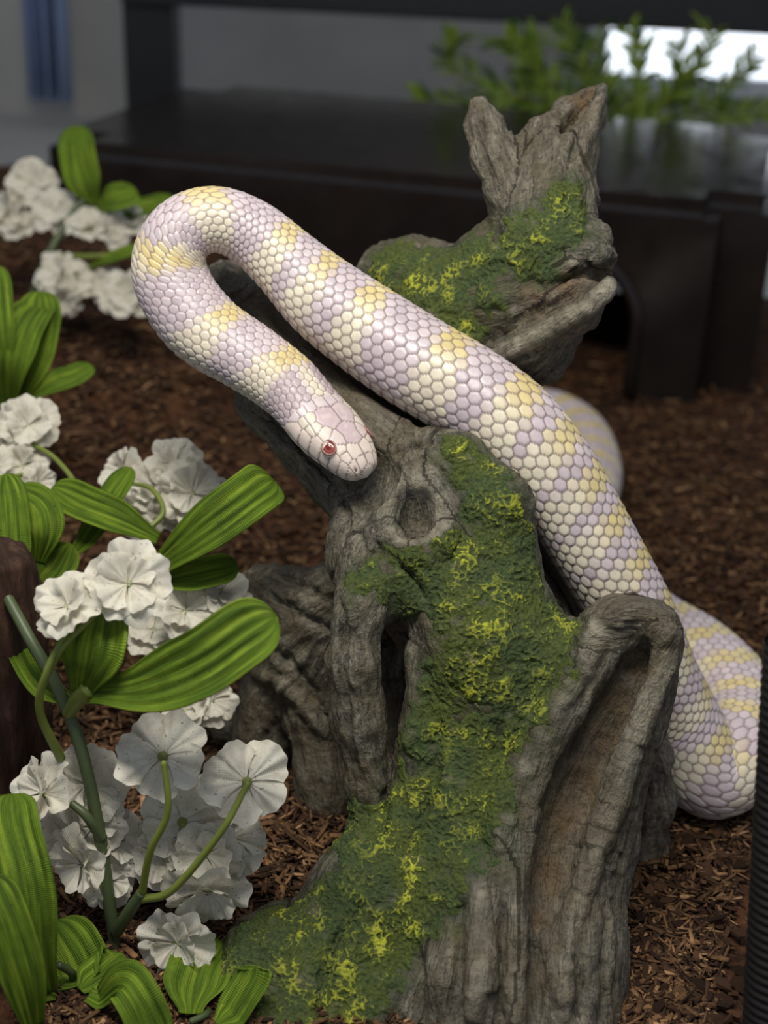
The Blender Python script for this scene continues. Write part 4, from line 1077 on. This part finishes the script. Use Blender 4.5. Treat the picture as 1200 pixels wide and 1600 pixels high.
# --- spray at the back, by the hide
H_ = spray(75, 470, .745, 'white flower spray with rounded leaves standing at the black hide front corner')
stem(H_, px3([(40, 500, .74), (60, 440, .742), (80, 390, .748), (110, 340, .758), (140, 300, .765)]), .0028, .0018)
stem(H_, px3([(90, 400, .748), (150, 400, .74), (200, 395, .742)]), .0016, .0012, 'flower_stalk', 'stalk')
for (x_, y_, Yb, r_, f_) in ((50, 288, .78, 42, TOCAM), (88, 330, .765, 42, (-.1, -.7, .5)), (12, 330, .775, 40, LF), (30, 350, .77, 36, UPF), (138, 352, .755, 38, UPF), (175, 362, .755, 34, RF), (205, 345, .765, 32, UPF),
                             (88, 430, .735, 40, (-.4, -.6, .5)), (120, 440, .735, 36, (.3, -.7, .5)), (100, 468, .728, 32, (-.2, -.8, -.2)), (168, 448, .735, 34, LF), (196, 462, .725, 44, TOCAM)):
    blossom(H_, x_, y_, Yb, r_, f_)
leaf(H_, [(150, 320, .765), (132, 285, .76), (122, 240, .765), (118, 196, .775)], 58, (0, -.9, .3), .2, .72, 3)
leaf(H_, [(150, 330, .765), (172, 312, .755), (198, 305, .755), (212, 296, .757)], 46, (0, -.8, .6), .2, .6, 3)
leaf(H_, [(170, 335, .765), (220, 325, .77), (275, 312, .78)], 34, (0, -.7, .7), .2, .7, 3)
leaf(H_, [(130, 420, .745), (180, 400, .735), (225, 385, .74)], 22, (0, -.7, .7), .2, .7, 3)

# ================================================================== OTHER THINGS
# greenery behind the hide
t = NT('fern_leaf'); oi = t.n('ObjectInfo').outputs['Random']
c = t.ramp(oi, [(0, lin(34, 58, 30)), (.45, lin(70, 104, 44)), (.8, lin(134, 164, 58)), (1, lin(180, 200, 90))])
MAT['fernleaf'] = t.fin(c, .5, None, .3)
tr = t.n('BsdfTranslucent'); t.l(c, tr.inputs['Color']); mx = t.n('MixShader'); mx.inputs[0].default_value = .4
t.l(t.b.outputs[0], mx.inputs[1]); t.l(tr.outputs[0], mx.inputs[2]); t.l(mx.outputs[0], t.out.inputs['Surface'])
def small_leaf():
    nv = 9; V, Q = [], []
    for q in range(nv):
        s_ = q / (nv - 1); w_ = .115 * math.sin(math.pi * min(1, s_ * 1.0)) ** .8 + .004; z_ = .12 * math.sin(s_ * 2.5)
        for k_, x_ in enumerate((-1, 0, 1)): V.append((s_, x_ * w_, z_ + abs(x_) * .05))
    for q in range(nv - 1):
        for k_ in range(2): Q.append((q * 3 + k_, q * 3 + k_ + 1, q * 3 + k_ + 4, q * 3 + k_ + 3))
    m_ = mesh_np('leaf', np.array(V), np.array(Q)); m_.materials.append(MAT['fernleaf']); return m_
LEAF = small_leaf(); fr2 = random.Random(8)
fb = at(960, 195, 1.27); fern = bpy.data.objects.new('leafy_plant', None); COL.objects.link(fern); fern.location = (fb.x, fb.y, -.012)
tag(fern, 'feathery green leafy plant standing behind the black hide before the window', 'plant')
stems_ = [[(930, 250), (840, 165), (760, 135), (700, 95), (715, 62)], [(930, 250), (850, 185), (760, 175), (690, 165), (650, 160)], [(940, 250), (880, 150), (820, 95), (790, 62)], [(940, 250), (930, 150), (900, 90), (880, 40)],
          [(950, 250), (990, 160), (1000, 100), (985, 50)], [(960, 250), (1040, 165), (1090, 110), (1110, 55)], [(960, 250), (1060, 185), (1130, 140), (1180, 90)], [(970, 260), (1090, 195), (1150, 180), (1215, 175)], [(950, 250), (1010, 190), (1060, 130), (1060, 70)], [(935, 250), (870, 190), (810, 150), (740, 170), (690, 190)], [(940, 250), (960, 170), (945, 120), (930, 60)], [(935, 250), (880, 180), (830, 120), (840, 60)]]
fill_ = []
for k_, sp in enumerate(stems_):
    Yd = 1.27 + .035 * math.sin(k_ * 2.1)
    C = catmull(np.vstack([np.array([[fb.x, fb.y, -.012]]), px3([(a, b, Yd + .02 * math.sin(q + k_)) for q, (a, b) in enumerate(sp)])]), 60)
    v_, q_ = tube(C, np.linspace(.0022, .0008, 60), 6); link('stem', mesh_np('stem', v_, q_), fern, MAT['stalk'])
    for q in range(19, 60):
        T_ = Vector(C[min(q + 1, 59)] - C[q - 1]).normalized()
        for s_ in (-1, 1):
            d_ = (T_ * .8 + Vector((s_ * T_.z, fr2.uniform(-.6, .6), -s_ * T_.x)) * .8 + Vector((0, 0, fr2.uniform(-.3, .3)))).normalized()
            L_ = fr2.uniform(.017, .030)
            M_ = Matrix.Translation(C[q]) @ d_.to_track_quat('X', 'Z').to_matrix().to_4x4() @ Matrix.Rotation(fr2.uniform(-1, 1), 4, 'X') @ Matrix.Scale(L_, 4)
            if q % 4:                                    # past the individual leaves: smaller leaflets, joined
                fill_.append(np.array([M_ @ Matrix.Scale(.7, 4) @ v.co for v in LEAF.vertices])); continue
            o = bpy.data.objects.new('leaf', LEAF); COL.objects.link(o); o.parent = fern; o.matrix_parent_inverse = Matrix.Translation(fern.location).inverted()
            o.matrix_basis = M_
lq = np.array([p.vertices[:] for p in LEAF.polygons]); nl_ = len(LEAF.vertices)
fo = link('leaflets', mesh_np('leaflets', np.vstack(fill_), np.vstack([lq + k * nl_ for k in range(len(fill_))])), fern, MAT['fernleaf']); tag(fo, kind='stuff')

# dark bark slab at the left edge
def rough_slab(name, c, w_, h_, d_, lean, rz, seed, mat):
    nu, nv = 44, 60; a, v = np.meshgrid(np.linspace(0, 2 * np.pi, nu, endpoint=False), np.linspace(0, 1, nv))
    pr = np.interp(v, [0, .08, .8, .95, 1], [.9, 1, .95, .7, .05])
    sup = lambda x: np.sign(x) * np.abs(x) ** .6
    X = sup(np.cos(a)) * w_ / 2 * pr; Y_ = sup(np.sin(a)) * d_ / 2 * pr; Z_ = v * h_ + 0 * a
    P_ = np.stack([X.ravel(), Y_.ravel(), Z_.ravel()], 1)
    g_ = P_ * np.array([1, 1, .16]) + seed
    k_ = .0030 * (1 - np.abs(noise(g_ * 130)) * 2.2) + .0015 * (1 - np.abs(noise(g_ * 300)) * 2.2) + .002 * noise(P_ * 60 + seed)
    P_[:, :2] *= (1 + k_ / np.maximum(np.hypot(P_[:, 0], P_[:, 1]), .004))[:, None]
    i = np.arange(nv - 1)[:, None] * nu; j = np.arange(nu)[None]
    Q_ = np.stack([i + j, i + (j + 1) % nu, i + nu + (j + 1) % nu, i + nu + j], -1).reshape(-1, 4)
    o = link(name, mesh_np(name, P_, Q_), None, mat); o.location = c; o.rotation_euler = (lean[0], lean[1], rz); return o
t = NT('dark_bark'); mp_ = t.n('Mapping'); t.l(t.obj(), mp_.inputs[0]); mp_.inputs['Scale'].default_value = (1, 1, .15)
n1 = t.noise(160, mp_.outputs[0], 6, .65, .4); c = t.ramp(n1, [(.3, lin(30, 20, 16)), (.5, lin(62, 44, 34)), (.72, lin(96, 70, 54))])
MAT['bark'] = t.fin(c, .8, t.bump(n1, .8, .002), .25)
bp = at(-12, 1400, .405)
sl_ = rough_slab('bark_slab', (bp.x, bp.y, -.003), .042, .128, .022, (.06, .04), .35, 3.0, MAT['bark'])
tag(sl_, 'dark brown bark slab standing upright behind the front flower stem', 'bark')
# pale stone behind the slit in the driftwood
def stone(name, c, s_, seed, mat):
    bm = bmesh.new(); bmesh.ops.create_icosphere(bm, subdivisions=4, radius=1)
    P_ = np.array([v.co[:] for v in bm.verts]); k_ = 1 + .22 * noise(P_ * 1.1 + seed) + .07 * noise(P_ * 3 + seed)
    P_ = P_ * k_[:, None] * np.array(s_)
    for v, p in zip(bm.verts, P_): v.co = p
    o = bm_obj(name, bm, mat, None, True); o.location = c; return o
t = NT('pale_stone'); n1 = t.noise(80, t.pos(), 5); MAT['stone'] = t.fin(t.ramp(n1, [(.3, lin(120, 114, 98)), (.7, lin(168, 162, 142))]), .7, t.bump(n1, .4, .002))
sp_ = at(612, 1085, .505); st_ = stone('stone', (sp_.x + .001, .505, .014), (.012, .011, .015), 4, MAT['stone'])
tag(st_, 'pale rounded stone seen through the slit in the driftwood', 'stone')
# terracotta shard behind the mossy branch
t = NT('terracotta'); n1 = t.noise(120, t.pos(), 4); MAT['terracotta'] = t.fin(t.mix(n1, lin(150, 78, 40), lin(186, 104, 58)), .75, t.bump(n1, .3, .001))
tp = at(826, 600, .722); a_ = np.linspace(-.9, .9, 22); hz = np.linspace(0, 1, 14)
Aa, Hh = np.meshgrid(a_, hz); rr = .022 * (1 - .12 * Hh)
top_ = .062 * (1 - .25 * (Aa / .9) ** 2 + .06 * np.sin(Aa * 5))
tm = grid_mesh('clay_shard', tp.x - .012 + rr * np.cos(Aa), .722 + rr * np.sin(Aa), Hh * top_)
ts = link('clay_shard', tm, None, MAT['terracotta']); md = ts.modifiers.new('thickness', 'SOLIDIFY'); md.thickness = .004
tag(ts, 'curved orange-brown clay shard standing behind the mossy branch', 'shard')
# ribbed black tube at the right, by the glass
t = NT('ribbed_rubber'); MAT['rubber'] = t.fin(lin(20, 18, 17), .55, t.bump(t.noise(300, t.pos(), 3), .15, .001))
b0 = on(1198, 1720, .0); b1 = at(1240, 1000, .335)
Lr = (b1 - b0).length; nr = int(Lr / .00055); tt_ = np.linspace(0, 1, nr)
Pc = np.array(b0)[None] * (1 - tt_)[:, None] + np.array(b1)[None] * tt_[:, None]
k_ = 28; aa = np.arange(k_) / k_ * 2 * np.pi
ax_ = np.array((b1 - b0).normalized()); n0 = np.cross(ax_, [0, 1, 0]); n0 /= np.linalg.norm(n0); n1_ = np.cross(ax_, n0)
rib = .0080 + .0003 * np.clip(np.sin((tt_[:, None] * Lr / .0026) * 2 * np.pi + aa[None] * 2) * 1.6, -1, 1)
Vt = Pc[:, None] + rib[..., None] * (np.cos(aa)[None, :, None] * n0 + np.sin(aa)[None, :, None] * n1_)
Vt = Vt.reshape(-1, 3); i = np.arange(nr - 1)[:, None] * k_; j = np.arange(k_)[None]
Qt = np.stack([i + j, i + (j + 1) % k_, i + k_ + (j + 1) % k_, i + k_ + j], -1).reshape(-1, 4)
rt = link('ribbed_tube', mesh_np('ribbed_tube', Vt, Qt), None, MAT['rubber'])
tag(rt, 'black ribbed rubber tube standing upright beside the snake coil', 'tube')
